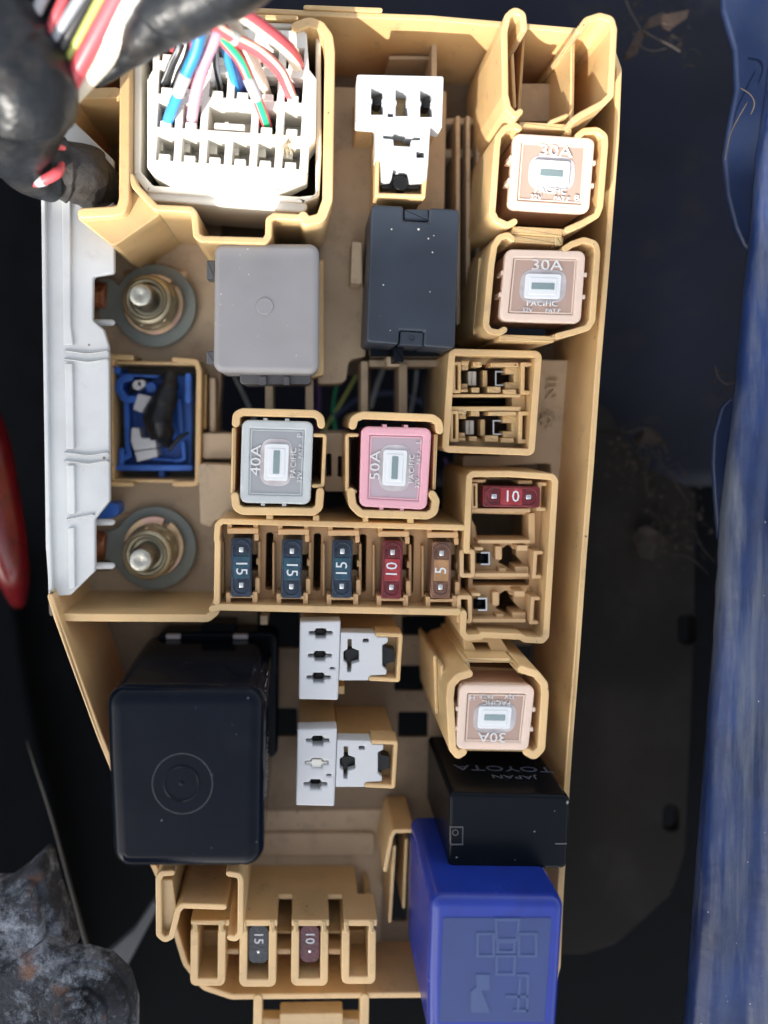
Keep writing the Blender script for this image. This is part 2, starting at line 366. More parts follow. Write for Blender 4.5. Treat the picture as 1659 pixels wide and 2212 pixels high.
for nd in n_:
    if nd.type == 'TEX_NOISE' and abs(nd.inputs['Scale'].default_value-75) < 1:     # wear runs along the edge
        mp = n_.new('ShaderNodeMapping'); mp.inputs['Scale'].default_value = (1.7, .16, 1); tc_ = [q for q in n_ if q.type == 'TEX_COORD'][0]
        l_.new(tc_.outputs['Object'], mp.inputs['Vector']); l_.new(mp.outputs[0], nd.inputs['Vector'])
o = grid_sheet(150, 160, wingf, 'wing_flange', WING, thick=12); props(o, 'scuffed blue painted wing edge running down the right side', 'car body panel')
m = MB(); m.prism(roundpoly([(1559, -80), (1563, 20), (1588, 105), (1592, 190), (1578, 260), (1565, 340), (1572, 420), (1590, 490), (1612, 538), (1640, 545), (1700, 400), (1700, -80)], 25), -130, -150)
LP = mat('faded_blue_paint', (.014, .026, .075), .4, var=.5, scale=35, dirt=(.02, .03, .06), dirt_amt=.8, dirt_scale=40, dlo=.47, bump=.1)
o = m.build('inner_flange', LP, bevel=8, seg=3); props(o, 'curved blue sheet metal flap behind the wing edge at top right', 'car body panel')
m = MB(); m.prism(roundpoly([(1590, 850), (1560, 880), (1543, 940), (1540, 1000), (1545, 1080), (1553, 1180), (1600, 1180), (1620, 900)], 20), -130, -145)
o = m.build('inner_flange', LP, bevel=6, seg=3); props(o, 'small dark blue lug tucked behind the wing edge beside the twigs', 'car body panel')
# ---- left side: dark duct, red hose, grey edge, bars
m = MB(); m.prism([(-300, 1150), (20, 1200), (60, 1500), (115, 1740), (190, 2090), (215, 2300), (-300, 2300)], -720, -760)
o = m.build('black_duct', DARK, bevel=20, seg=3); props(o, 'matt black moulding left of the box behind the corroded casting', 'duct')
STRIP = mat('dull_grey_edge', (.05, .044, .04), .5, var=.3, bump=.05)
m = MB(); m.tube([(58, 1600, -400), (70, 1640, -350), (112, 1768, -330), (150, 1906, -330), (176, 2000, -320), (196, 2075, -310)], [1, 2, 3.5, 4.5, 5.5, 6], 8)
o = m.build('edge_strip', STRIP, bevel=0); props(o, 'thin grey curved strip running down to the corroded casting', 'trim strip')
GB = mat('grey_bar', (.045, .05, .058), .5, var=.3, bump=.05)
m = MB(); m.prism([(334, 1945), (345, 1955), (262, 2112), (205, 2085), (290, 2010)], -420, -450)
o = m.build('support_bar', GB, bevel=5); props(o, 'dark grey support bar slanting behind the lower left corner of the box', 'bar')
REDH = mat('glossy_red_rubber', (.13, .006, .009), .25, var=.5, scale=30, dirt=(.04, .005, .006), dirt_amt=.8, dlo=.5, dirt_scale=30, bump=.06)
rh = thing('red_cable', 'glossy red battery cable sleeve at the left edge', 'cable', P(0, 1100, -260))
m = MB(); m.tube([(-90, 820, -420), (-38, 950, -380), (-14, 1060, -360), (8, 1160, -370), (28, 1240, -420), (40, 1300, -560)], [64, 66, 64, 58, 44, 20], 20)
m.build('sleeve', REDH, rh, bevel=0)
# ---- debris caught in the bay
TW = mat('dry_twig', (.05, .04, .033), .8, var=.4, scale=300, bump=.3)
TWD = mat('darker_twig', (.028, .023, .02), .9, var=.5, scale=300, spec=.1)  # darker tone for twigs and leaves lying deeper
LEAF = mat('dead_leaf', (.030, .016, .010), .7, var=.5, scale=200, bump=.3)
def twig(pts, r, label):
    m = MB(); m.tube(pts, [q*(.6 if pts[0][2] < -350 else .8) for q in r], 6, sub=4); o = m.build('twig', TW if pts[0][2] > -350 else TWD, bevel=0); props(o, label, 'twig', 'dry plant bits caught beside the box')
twig([(1352, 0, -330), (1364, 28, -325), (1378, 52, -320), (1386, 70, -330)], [3, 2.6, 2.2, 1.5], 'pale upright twig touching the dead leaf at the top')
twig([(1388, 66, -320), (1420, 84, -320), (1452, 100, -325), (1470, 112, -325)], [3, 3, 2.6, 2], 'straight pale twig lying below the dead leaf')
twig([(1368, 70, -330), (1385, 100, -325), (1410, 110, -320), (1440, 104, -330)], [2, 2, 2, 1.4], 'fine curled stem hanging under the dead leaf')
twig([(1600, 190, -60), (1622, 205, -50), (1630, 225, -50), (1622, 247, -60)], [2, 2.2, 2.4, 1.6], 'short hooked stem on the blue flap')
twig([(1615, 220, -60), (1595, 255, -70), (1578, 290, -80), (1566, 345, -90)], [2, 2.2, 2.2, 1.2], 'long thin stem along the edge of the blue flap')
twig([(1350, 935, -380), (1395, 925, -370), (1430, 950, -360), (1440, 980, -360)], [3, 4, 3.5, 2], 'grey bent twig below the black cavity')
twig([(1405, 970, -370), (1430, 1000, -370), (1460, 1045, -365), (1490, 1090, -360)], [2.5, 2.8, 3, 2], 'long dark twig slanting down to the right')
twig([(1440, 1010, -370), (1465, 1000, -365), (1480, 990, -360)], [2, 1.8, 1.2], 'tiny pale sprig at the bend of the dark twig')
twig([(1545, 790, -250), (1552, 815, -250), (1570, 830, -250), (1585, 826, -240)], [1.6, 2.2, 2.2, 1.2], 'small curled stem left of the wing edge')
twig([(1400, 985, -390), (1396, 1030, -390), (1400, 1065, -390)], [3, 3.6, 2.6], 'short upright straw on the brown plate')
twig([(1385, 1160, -380), (1430, 1190, -375), (1490, 1205, -370), (1530, 1240, -360)], [2, 2.6, 3, 2], 'brownish forked twig near the plate top')
twig([(1420, 1112, -380), (1427, 1140, -380), (1424, 1165, -380)], [2, 2.2, 1.6], 'short pale stalk above the forked twig')
twig([(1500, 1140, -360), (1515, 1180, -360), (1545, 1215, -360)], [2, 2.4, 2], 'thin stalk reaching the wing edge beside the plate')
def leafm(pts, z, label):
    m = MB(); m.prism(pts, z, z-3, tilt=lambda x, y: 14*math.sin(x*.11)+10*math.cos(y*.13))
    o = m.build('dead_leaf', LEAF if z > -350 else TWD, bevel=0, smooth=False); props(o, label, 'leaf', 'dead leaves in the bay')
leafm([(1388, 66), (1398, 44), (1420, 32), (1432, 24), (1438, 34), (1470, 30), (1489, 20), (1484, 38), (1456, 58), (1446, 66), (1425, 54), (1402, 60)], -310, 'curled brown dead leaf at the top of the bay')
leafm([(1390, 66), (1386, 85), (1376, 118), (1357, 123), (1352, 116), (1366, 90), (1378, 66)], -335, 'narrow drooping brown leaf under the curled one')
leafm([(1366, 950), (1388, 930), (1408, 930), (1432, 950), (1438, 965), (1415, 962), (1396, 968), (1378, 962)], -400, 'crumpled grey leaf above the brown plate')
leafm([(1365, 1160), (1380, 1140), (1400, 1135), (1425, 1150), (1445, 1170), (1420, 1180), (1412, 1210), (1385, 1205)], -440, 'dusty torn leaf lying on the brown plate')
m = MB(); rl = random.Random(11)
def blob(cx_, cy_, sx_, sy_, n, z0):
    for k in range(n):
        x, y = rl.gauss(cx_, sx_), rl.gauss(cy_, sy_); a = rl.uniform(0, 6.28); L = rl.uniform(5, 26); z = z0+rl.uniform(-10, 20)
        if rl.random() < .5: m.tube([(x, y, z), (x+L*.5*math.cos(a), y+L*.5*math.sin(a), z+rl.uniform(0, 12)), (x+L*math.cos(a+.5), y+L*math.sin(a+.5), z)], rl.uniform(.5, 1.3), 4, sub=2)
        else:
            q = rl.uniform(2, 6); m.prism([(x+q*math.cos(a+t)*rl.uniform(.5, 1.2), y+q*math.sin(a+t)*rl.uniform(.5, 1.2)) for t in (0, 1.3, 2.7, 4, 5.1)], z, z-2)
blob(1390, 975, 45, 40, 130, -440); blob(1450, 1130, 50, 50, 110, -455); blob(1390, 70, 60, 35, 80, -400); blob(1560, 840, 14, 40, 24, -300)
o = m.build('plant_litter', mat('dark_litter', (.035, .028, .023), .9, var=.6, scale=300, spec=.1), bevel=0, smooth=False); props(o, 'crumbs and fibres of dry plant litter scattered beside the box', 'litter', kind='stuff')
# ---- corroded casting lower left
CORR = mat('corroded_aluminium', (.040, .043, .052), .8, .1, var=.8, scale=120, spec=.3, dirt=(.34, .37, .42), dirt_amt=.95, dirt_scale=75, dlo=.49, drough=.85, dwid=.2, bump=1.0, bscale=900)
n_, l_ = CORR.node_tree.nodes, CORR.node_tree.links
bs = n_['Principled BSDF']; src = bs.inputs['Base Color'].links[0].from_socket; tc_ = [q for q in n_ if q.type == 'TEX_COORD'][0]
rn = n_.new('ShaderNodeTexNoise'); rn.inputs['Scale'].default_value = 110; rn.inputs['Detail'].default_value = 8; l_.new(tc_.outputs['Object'], rn.inputs['Vector'])
rm = n_.new('ShaderNodeMapRange'); rm.inputs['From Min'].default_value = .56; rm.inputs['From Max'].default_value = .68; rm.inputs['To Max'].default_value = .75; l_.new(rn.outputs['Fac'], rm.inputs['Value'])
rx = n_.new('ShaderNodeMix'); rx.data_type = 'RGBA'; l_.new(rm.outputs[0], rx.inputs['Factor']); l_.new(src, rx.inputs['A']); rx.inputs['B'].default_value = (.17, .075, .035, 1); l_.new(rx.outputs['Result'], bs.inputs['Base Color'])
cc = thing('corroded_casting', 'corroded grey metal casting with a white crusted boss at the lower left', 'engine mount', P(120, 2150, -200))
def rough_sheet(poly, zt, zb, name, amp=6, step=6, dome=0, center=None, rad=100):
    # irregular lumpy plate: fine grid clipped to the polygon, skirt to zb
    from mathutils.geometry import tessellate_polygon
    bm = bmesh.new(); vs = [bm.verts.new((x, y, 0)) for x, y in poly]; bm.faces.new(vs)
    xs = [p[0] for p in poly]; ys = [p[1] for p in poly]
    x = min(xs)+step
    while x < max(xs): bmesh.ops.bisect_plane(bm, geom=bm.verts[:]+bm.edges[:]+bm.faces[:], plane_co=(x, 0, 0), plane_no=(1, 0, 0)); x += step
    y = min(ys)+step
    while y < max(ys): bmesh.ops.bisect_plane(bm, geom=bm.verts[:]+bm.edges[:]+bm.faces[:], plane_co=(0, y, 0), plane_no=(0, 1, 0)); y += step
    bm.verts.index_update(); n = len(bm.verts); bnd = {v.index for v in bm.verts if v.is_boundary}
    top = []; bot = []
    for v in bm.verts:
        dz = amp*noise.fractal(Vector((v.co.x*.03, v.co.y*.03, zt)), 1, 2, 4)+amp*.35*noise.noise(Vector((v.co.x*.12, v.co.y*.12, zt)))
        if center: q = math.hypot(v.co.x-center[0], v.co.y-center[1])/rad; dz += dome*max(0, 1-q*q)
        if v.index in bnd: dz -= 8
        p = P(v.co.x, v.co.y, zt); p.z += U*dz; top.append(p); bot.append(Vector((p.x, p.y, U*zb)))
    s = MB(); fs = [[v.index for v in f.verts] for f in bm.faces]
    for e in bm.edges:
        if e.is_boundary: a, b = e.verts[0].index, e.verts[1].index; fs.append([a, b, n+b, n+a])
    bm.free(); s._add(top+bot, fs); return s
rough_sheet([(-60, 1935), (0, 1935), (40, 1905), (66, 1880), (82, 1866), (92, 1880), (108, 1945), (128, 1998), (150, 2075), (120, 2090), (-60, 2140)], -120, -210, 'arm').build('fin', CORR, cc, bevel=0)
rough_sheet([(-60, 1960), (0, 1955), (30, 1945), (50, 1925), (64, 1925), (72, 1950), (86, 1985), (90, 2037), (50, 2070), (0, 2100), (-60, 2120)], -85, -160, 'pad', 10).build('crusted_pad', CORR, cc, bevel=0)
rough_sheet(roundpoly([(-60, 2110), (0, 2098), (60, 2062), (90, 2036), (135, 2066), (185, 2068), (235, 2082), (275, 2120), (292, 2180), (292, 2300), (-60, 2300)], 30), -75, -120, 'flange', 5).build('flange', CORR, cc, bevel=0)
rough_sheet([(178+98*math.cos(a*math.pi/20), 2192+98*math.sin(a*math.pi/20)) for a in range(40)], -50, -80, 'boss', 4, dome=10, center=(178, 2192), rad=95).build('boss', CORR, cc, bevel=0)
m = MB(); m.cyl(168, 2205, 62, -30, -80, 40); m.cyl(165, 2208, 44, -12, -80, 6, rot=.3); m.build('bolt_head', CORR, cc, bevel=6, seg=3)
rough_sheet([(165+36*math.cos(a*math.pi/12), 2218+30*math.sin(a*math.pi/12)) for a in range(24)], -2, -30, 'bl', 5, dome=8, center=(165, 2218), rad=36).build('bolt_crust', CORR, cc, bevel=0)

# ================================================================ fuse box moulding
FB = thing('fuse_box', 'open cream plastic underbonnet fuse box holding relays and fuses', 'fuse box', P(700, 1100, -340))
rim = [(108, 1288), (122, 1335), (215, 1590), (290, 1775), (345, 1900), (375, 2000), (400, 2082), (440, 2134), (500, 2154), (900, 2150), (1188, 2146), (1205, 2090), (1215, 1850), (1232, 1600), (1248, 1400), (1262, 1200), (1278, 1000), (1292, 800), (1312, 560), (1332, 300), (1338, 150), (1318, 92), (1250, 66), (930, 38), (650, 27), (505, 20), (310, 28), (225, 120), (160, 205), (150, 330), (135, 600), (118, 760), (112, 1272)]
def rimz(x, y):
    if x < 190 and 230 < y < 1278: return -100
    t = max(0, min(1, (y-1300)/750)); return -30-125*t*t*(3-2*t)
rim2 = []
for i, p in enumerate(rim):          # extra points so that the rim can fall towards the lower end
    q = rim[(i+1) % len(rim)]; rim2.append(p)
    if 1300 < max(p[1], q[1]) and abs(p[1]-q[1]) > 100:
        for k in (1, 2, 3): rim2.append((p[0]+(q[0]-p[0])*k/4, p[1]+(q[1]-p[1])*k/4))
m = MB(); m.wall(rim2, 13, rimz, -345, r=28); m.build('outer_wall', CREAM, FB, bevel=3.5, seg=3)
m = MB(); m.wall([(660, 15), (822, 21)], 10, -26, -120); m.build('rim_lip', CREAM, FB)
m = MB(); m.wall([(1335, 240), (1322, 440), (1300, 740)], 5, -55, -120); m.build('rim_lip', CREAM, FB)
def gap(*a, r=5): return roundpoly(rect(*a), r)
ol = [(150, 1180), (165, 1290), (235, 1500), (330, 1760), (400, 1950), (432, 2025), (475, 2050), (1095, 2048), (1115, 1700), (1150, 1400), (1180, 1000), (1215, 500), (1240, 200), (1160, 160), (500, 130), (300, 170), (190, 330), (150, 600)]
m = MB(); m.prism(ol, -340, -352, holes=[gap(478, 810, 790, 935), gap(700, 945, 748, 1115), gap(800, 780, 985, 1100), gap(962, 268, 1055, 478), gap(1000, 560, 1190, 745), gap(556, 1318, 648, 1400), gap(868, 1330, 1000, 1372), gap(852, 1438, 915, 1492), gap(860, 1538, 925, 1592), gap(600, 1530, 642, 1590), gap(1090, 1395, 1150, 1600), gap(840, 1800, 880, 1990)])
m.build('base_panel', SHADED_FLOOR, FB, bevel=2)
# terminal compartment and other raised floors
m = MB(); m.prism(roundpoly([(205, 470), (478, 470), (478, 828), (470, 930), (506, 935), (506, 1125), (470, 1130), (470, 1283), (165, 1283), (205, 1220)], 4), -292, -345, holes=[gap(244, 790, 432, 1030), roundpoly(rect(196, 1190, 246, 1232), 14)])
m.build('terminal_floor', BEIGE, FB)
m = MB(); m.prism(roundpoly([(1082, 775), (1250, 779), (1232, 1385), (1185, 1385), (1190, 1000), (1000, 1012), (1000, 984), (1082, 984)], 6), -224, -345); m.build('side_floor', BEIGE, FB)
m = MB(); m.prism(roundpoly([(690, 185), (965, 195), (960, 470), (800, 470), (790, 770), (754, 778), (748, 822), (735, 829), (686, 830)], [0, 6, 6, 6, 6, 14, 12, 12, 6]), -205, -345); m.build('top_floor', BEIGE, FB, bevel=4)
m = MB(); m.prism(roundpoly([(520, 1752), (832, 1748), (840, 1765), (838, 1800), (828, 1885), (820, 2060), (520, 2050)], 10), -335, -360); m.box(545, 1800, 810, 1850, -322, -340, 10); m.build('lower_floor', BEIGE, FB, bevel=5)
m = MB(); m.wall([(140, 1334), (448, 1336), (466, 1322), (468, 1300)], 17, -55, -330, r=14); m.build('divider_wall', CREAM, FB)
m = MB(); m.wall([(150, 203), (250, 200)], 24, -22, -330); m.build('divider_wall', CREAM, FB)
# ledges left of the 40 A holder
m = MB(); m.prism(roundpoly([(436, 935), (505, 935), (505, 992), (436, 992)], 6), -215, -330); m.prism(roundpoly([(428, 1000), (505, 1003), (508, 1118), (466, 1124), (458, 1140), (432, 1132)], 10), -180, -330)
m.prism([(452, 815), (466, 815), (466, 935), (452, 935)], -235, -330); m.build('side_ledge', BEIGE, FB, bevel=5)
# ribs under the holders
ribs = [(x0, ya, x1, yb, -190, -300) for (x0, x1, ya, yb) in ((573, 590, 815, 905), (660, 677, 820, 905), (780, 795, 780, 905), (862, 880, 785, 910), (562, 578, 1330, 1350))]
ribs += [(797, 777, 965, 792, -197, -280), (690, 930, 765, 950, -225, -300), (932, 92, 944, 190, -140, -330), (840, 120, 930, 128, -180, -330), (960, 255, 1060, 268, -230, -330), (960, 322, 1060, 340, -250, -330)]
ribs += [(985+22*k, 250, 994+22*k, 700, -190-8*k, -330) for k in range(3)]
for q in ribs: m = MB(); m.box(*q); m.build('rib', BEIGE, FB)
m = MB(); m.prism(roundpoly([(700, 935), (758, 935), (758, 1062), (700, 1062)], 6), -160, -300, holes=[roundpoly(rect(704, 980, 716, 1030), 4), roundpoly(rect(730, 985, 742, 1030), 4)]); m.build('bridge', BEIGE, FB)
# ---- connector housing at the top
z = 40
m = MB()
m.wall([(640, 56), (668, 46), (692, 54), (709, 78), (713, 110), (708, 430), (694, 470), (662, 478), (655, 466)], 22, z, -330, r=18)
m.wall([(270, 62), (268, 430), (262, 452), (246, 456), (178, 460)], 23, z-4, -330, r=16)
m.wall([(282, 380), (292, 402), (336, 448), (412, 452), (420, 462), (424, 508), (436, 516), (572, 520), (580, 508), (581, 474), (592, 466), (660, 470)], 15, z-8, -330, r=7)
m.prism(roundpoly([(258, 440), (295, 405), (345, 455), (345, 463), (250, 530), (240, 530), (165, 470), (185, 452)], 6), z-34, -330)
m.build('connector_housing', CREAM, FB, bevel=4, seg=3)
m = MB(); m.wall([(520, 34), (640, 38)], 10, 10, -300); m.wall([(420, 30), (300, 30)], 10, 10, -300); m.build('housing_back', CREAM, FB)
# ---- tall holders: (left bracket, right bracket, extras)
def holder(lp, rp, zt, zb, bars, w=14, label=None, lowers=()):
    h = MB()
    h.wall(lp, w, zt, zb, r=12); h.wall(rp, w, zt, zb, r=12)
    for (a, dz) in bars: h.prism(roundpoly(a, 2), zt+dz, zb)
    for (pth, ww, dz) in lowers: h.wall(pth, ww, zt+dz, zb, r=4)
    o = h.build('fuse_holder', CREAM, FB, bevel=3, seg=3)
    if label: o['label'] = label
    return o
holder([(1133, 62), (1130, 30), (1112, 20), (1097, 34), (1090, 68), (1092, 205), (1098, 232), (1114, 250), (1124, 240)], [(1250, 66), (1268, 42), (1296, 33), (1321, 40), (1327, 62), (1320, 205), (1303, 222), (1258, 246), (1240, 258)], 60, -300,
    [([(1234, 70), (1243, 70), (1240, 270), (1230, 270)], -60), ([(1130, 70), (1135, 70), (1125, 240), (1118, 240)], -120)], label='empty tall holder with open slots', lowers=[([(1105, 85), (1112, 230)], 8, -110), ([(1225, 248), (1190, 262)], 8, -40)])
m = MB(); m.box(1108, 180, 1225, 262, -150, -330); m.build('holder_floor', BEIGE, FB)
holder([(1122, 276), (1112, 269), (1092, 276), (1077, 294), (1074, 320), (1064, 458), (1072, 474), (1096, 486), (1112, 478)], [(1249, 293), (1262, 282), (1290, 280), (1307, 292), (1308, 312), (1297, 445), (1290, 464), (1258, 482), (1226, 496)], 24, -300,
    [([(1122, 262), (1236, 268), (1234, 282), (1120, 278)], -16), ([(1108, 488), (1218, 494), (1214, 512), (1104, 504)], -18), ([(1222, 268), (1236, 270), (1235, 292), (1221, 290)], -12)], lowers=[([(1052, 330), (1044, 470)], 8, -90)])
holder([(1107, 516), (1098, 507), (1080, 512), (1068, 532), (1062, 570), (1050, 702), (1058, 715), (1078, 719), (1090, 712)], [(1221, 537), (1236, 527), (1262, 518), (1287, 526), (1291, 546), (1280, 692), (1270, 708), (1240, 717), (1205, 726)], 16, -300,
    [([(1104, 506), (1218, 512), (1216, 530), (1104, 522)], -16), ([(1080, 722), (1200, 726), (1196, 740), (1078, 736)], -22), ([(1195, 497), (1215, 499), (1214, 530), (1200, 530)], -14)], lowers=[([(1038, 560), (1026, 720)], 8, -90)])
holder([(509, 915), (511, 896), (524, 890), (680, 894), (692, 902), (694, 918)], [(507, 1072), (510, 1096), (524, 1104), (676, 1106), (689, 1098), (692, 1062)], 14, -300, [([(501, 924), (510, 924), (507, 1066), (498, 1066)], -14)],
    lowers=[([(678, 940), (702, 941), (697, 1050), (676, 1050)], 8, -10)], w=17)
holder([(762, 920), (766, 904), (784, 897), (934, 903), (948, 912), (950, 930)], [(758, 1062), (762, 1092), (780, 1110), (924, 1114), (938, 1106), (942, 1082), (934, 1068)], 14, -300, [([(938, 938), (946, 938), (941, 1058), (934, 1058)], -14)],
    lowers=[([(772, 940), (750, 940), (750, 1058), (768, 1062)], 8, -10)], w=17)
holder([(1014, 1456), (990, 1463), (975, 1480), (972, 1510), (978, 1618), (990, 1632), (1001, 1625)], [(1126, 1446), (1158, 1456), (1176, 1478), (1178, 1500), (1170, 1618), (1154, 1634), (1138, 1625)], 44, -300,
    [([(1010, 1422), (1104, 1422), (1104, 1432), (1012, 1432)], -44), ([(1003, 1425), (1014, 1425), (1018, 1460), (1006, 1460)], -44), ([(1096, 1428), (1108, 1428), (1134, 1450), (1120, 1456)], -44)], w=17,
    lowers=[([(955, 1440), (960, 1560)], 8, -70), ([(940, 1420), (944, 1540)], 8, -110)])
m = MB(); m.prism([(1012, 1440), (1130, 1445), (1160, 1470), (1160, 1625), (985, 1622), (985, 1470)], -95, -300); m.prism(roundpoly([(1000, 1375), (1080, 1375), (1110, 1425), (1005, 1430)], 3), -60, -300, holes=[[(1020, 1388), (1054, 1388), (1062, 1408), (1030, 1408)]]); m.build('holder_floor', CREAM, FB)
# ---- paired socket with two empty fuse positions
def cell_a(m, dx, dy, zt):
    def b(x0, y0, x1, y1, dz=0, r=1.5): m.box(x0+dx, y0+dy, x1+dx, y1+dy, zt+dz, zt-60, r)
    m.ring(977+dx, 781+dy, 996+dx, 849+dy, 7, zt+8, zt-60)
    b(996, 779, 1013, 788, 2); b(996, 786, 1012, 799, -10); b(996, 829, 1010, 840, -10); b(996, 840, 1011, 847, 2)
    b(1022, 781, 1041, 793, 0); b(1019, 837, 1036, 848, 0)
    b(1060, 783, 1121, 792, 6); b(1053, 835, 1082, 849, -2); b(1088, 841, 1116, 851, 6)
    m.wall([(1146+dx, 787+dy), (1130+dx, 787+dy), (1129+dx, 848+dy), (1143+dx, 848+dy)], 9, zt+10, zt-60)
    b(1092, 792, 1124, 808, -14); b(1092, 826, 1122, 841, -14); b(1110, 806, 1124, 828, -14)
    b(1043, 800, 1053, 836, -22)
def spring(par, x0, y0, x1, y1, z):
    m = MB(); m.wall([(x1, y0), (x0, y0), (x0, y1), (x1, y1)], 3.2, z, z-70); m.build('contact', STEEL, par, bevel=.6, seg=1)
m = MB(); m.wall([(977, 760), (1164, 765), (1148, 977), (962, 970)], 15, -40, -330, r=8, closed=True)
m.prism([(985, 766), (1158, 771), (1152, 800), (984, 781)], -115, -200); m.prism([(972, 945), (1150, 950), (1145, 972), (970, 966)], -115, -200)
m.box(975, 851, 1126, 858, -70, -200); m.box(973, 878, 1126, 888, -70, -200); m.box(1106, 851, 1135, 888, -90, -200)
cell_a(m, 0, 0, -72); cell_a(m, -5, 106, -72)
sA = m.build('socket_frame', CREAM, FB, bevel=2.2)
m = MB(); m.box(976, 860, 1100, 877, -150, -160); m.build('recess', BLACKD, FB, bevel=0)
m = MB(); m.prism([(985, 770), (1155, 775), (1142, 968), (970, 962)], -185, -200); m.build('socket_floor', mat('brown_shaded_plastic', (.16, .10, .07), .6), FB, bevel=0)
for dx, dy in ((0, 0), (-5, 106)):
    m = MB(); m.box(1011+dx, 802+dy, 1029+dx, 833+dy, -95, -170, 2); m.box(1018+dx, 804+dy, 1021+dx, 831+dy, -92, -160); m.build('insert', mat('grey_ivory_insert', (.45, .42, .36), .4), FB)
    spring(FB, 1071+dx, 803+dy, 1092+dx, 832+dy, -98)
# ---- fuse row panel
m = MB()
m.wall([(468, 1302), (470, 1172), (468, 1166), (470, 1134), (480, 1126), (1000, 1140)], 13, -40, -330, r=6)
m.wall([(458, 1316), (476, 1312), (990, 1323)], 15, -42, -330, r=3)
m.build('panel_wall', CREAM, FB, bevel=2.5)
slots = [(575, 591), (678, 694), (777, 792), (879, 894)]
cx = [521, 630.5, 739, 847, 953]
holes = [roundpoly([(a, 1150+i*2), (b, 1150+i*2), (b-2, 1276+i*2), (a-2, 1274+i*2)], 6) for i, (a, b) in enumerate(slots)]
holes += [rect(c+22, 1198, c+40, 1232) for c in cx]
m = MB(); m.prism([(476, 1132), (1000, 1144), (992, 1316), (474, 1310)], -112, -150, holes=holes)
for i, c in enumerate(cx):
    d = i*2.2
    m.box(c-30, 1141+d, c+37, 1153+d, -52, -140, 2); m.box(c+28, 1153+d, c+38, 1168+d, -54, -140, 2); m.box(c-30, 1128+d, c-20, 1142+d, -56, -140); m.box(c+26, 1128+d, c+36, 1142+d, -56, -140)
    m.box(c-24, 1285+d, c+28, 1292+d, -54, -140, 1); m.box(c-33, 1280+d, c-23, 1303+d, -56, -140, 2); m.box(c+24, 1279+d, c+35, 1303+d, -56, -140, 2)
    m.box(c+30, 1248+d, c+40, 1282+d, -66, -140, 3); m.box(c+36, 1170+d, c+42, 1282+d, -86, -140, 1); m.box(c-42, 1170+d, c-37, 1282+d, -86, -140, 1); m.box(c+32, 1206+d, c+40, 1220+d, -84, -140)
m.build('fuse_carrier', mat('recess_shade_cream', (.55, .34, .16), .45, var=.1, sss=.1), FB, bevel=1.5)  # same cream plastic, darkened in colour for the shade inside the carrier
m = MB(); m.box(575, 1112, 590, 1130, -42, -100); m.box(676, 1113, 690, 1131, -42, -100); m.box(784, 1116, 796, 1134, -42, -100); m.box(880, 1118, 894, 1136, -42, -100); m.build('web', CREAM, FB)
# ---- right hand carrier with the horizontal fuse
m = MB()
m.wall([(1002, 1325), (1000, 1368), (1008, 1378), (1038, 1377), (1042, 1372), (1125, 1376), (1134, 1382), (1172, 1384), (1180, 1374), (1200, 1040), (1194, 1030), (1100, 1024), (1022, 1024), (1014, 1030), (1008, 1190)], 14, -38, -330, r=7)
m.build('carrier_wall', CREAM, FB, bevel=2.6)
dk = [(1085, 1185), (1096, 1177), (1104, 1177), (1106, 1185), (1115, 1187), (1115, 1200), (1130, 1217), (1113, 1223), (1111, 1230), (1100, 1228), (1076, 1215), (1085, 1204)]
hol = [roundpoly([(1019, 1109), (1147, 1112), (1143, 1166), (1030, 1163), (1029, 1140), (1019, 1122)], 4), roundpoly(rect(1021, 1251, 1144, 1264), 3), dk, [(x-6, y+99) for x, y in dk], rect(1044, 1036, 1118, 1048)]
m = MB(); m.prism([(1018, 1030), (1192, 1036), (1178, 1374), (1008, 1370)], -108, -150, holes=hol)
m.ring(1018, 1044, 1032, 1098, 5, -58, -140); m.wall([(1178, 1046), (1166, 1046), (1163, 1100), (1176, 1100)], 8, -58, -140)
m.box(1020, 1036, 1050, 1042, -62, -140, 1); m.box(1120, 1038, 1150, 1046, -62, -140, 1)
m.box(1018, 1098, 1146, 1107, -66, -140, 2); m.box(1032, 1166, 1146, 1174, -70, -140, 2)
for dx, dy in ((0, 0), (-6, 99)):
    m.ring(993+dx, 1187+dy, 1026+dx, 1248+dy, 9, -50, -200, r=2)
    m.wall([(1170+dx, 1194+dy), (1157+dx, 1194+dy), (1154+dx, 1246+dy), (1166+dx, 1246+dy)], 8, -58, -140)
    m.box(1024+dx, 1182+dy, 1044+dx, 1189+dy, -62, -140, 2); m.box(1117+dx, 1178+dy, 1140+dx, 1190+dy, -66, -140, 3)
    m.box(1026+dx, 1238+dy, 1142+dx, 1246+dy, -66, -140, 2); m.box(1070+dx, 1180+dy, 1084+dx, 1209+dy, -84, -140); m.box(1078+dx, 1228+dy, 1094+dx, 1238+dy, -80, -140); m.box(1113+dx, 1224+dy, 1142+dx, 1238+dy, -80, -140)
m.box(1142, 1108, 1156, 1174, -84, -140, 3)
m.build('fuse_carrier', mat('recess_shade_cream_right', (.55, .36, .18), .5, var=.12), FB, bevel=1.5)  # cream plastic with the carrier's inner shade put into its colour
for dx, dy in ((0, 0), (-6, 99)): 
    m = MB(); m.wall([(1040+dx, 1194+dy), (1057+dx, 1194+dy), (1057+dx, 1219+dy), (1040+dx, 1219+dy)], 4, -80, -140); m.build('contact', STEEL, FB, bevel=.6, seg=1)
    m = MB(); m.box(1030+dx, 1196+dy, 1054+dx, 1217+dy, -100, -120); m.build('contact_throat', BLACKD, FB, bevel=0)
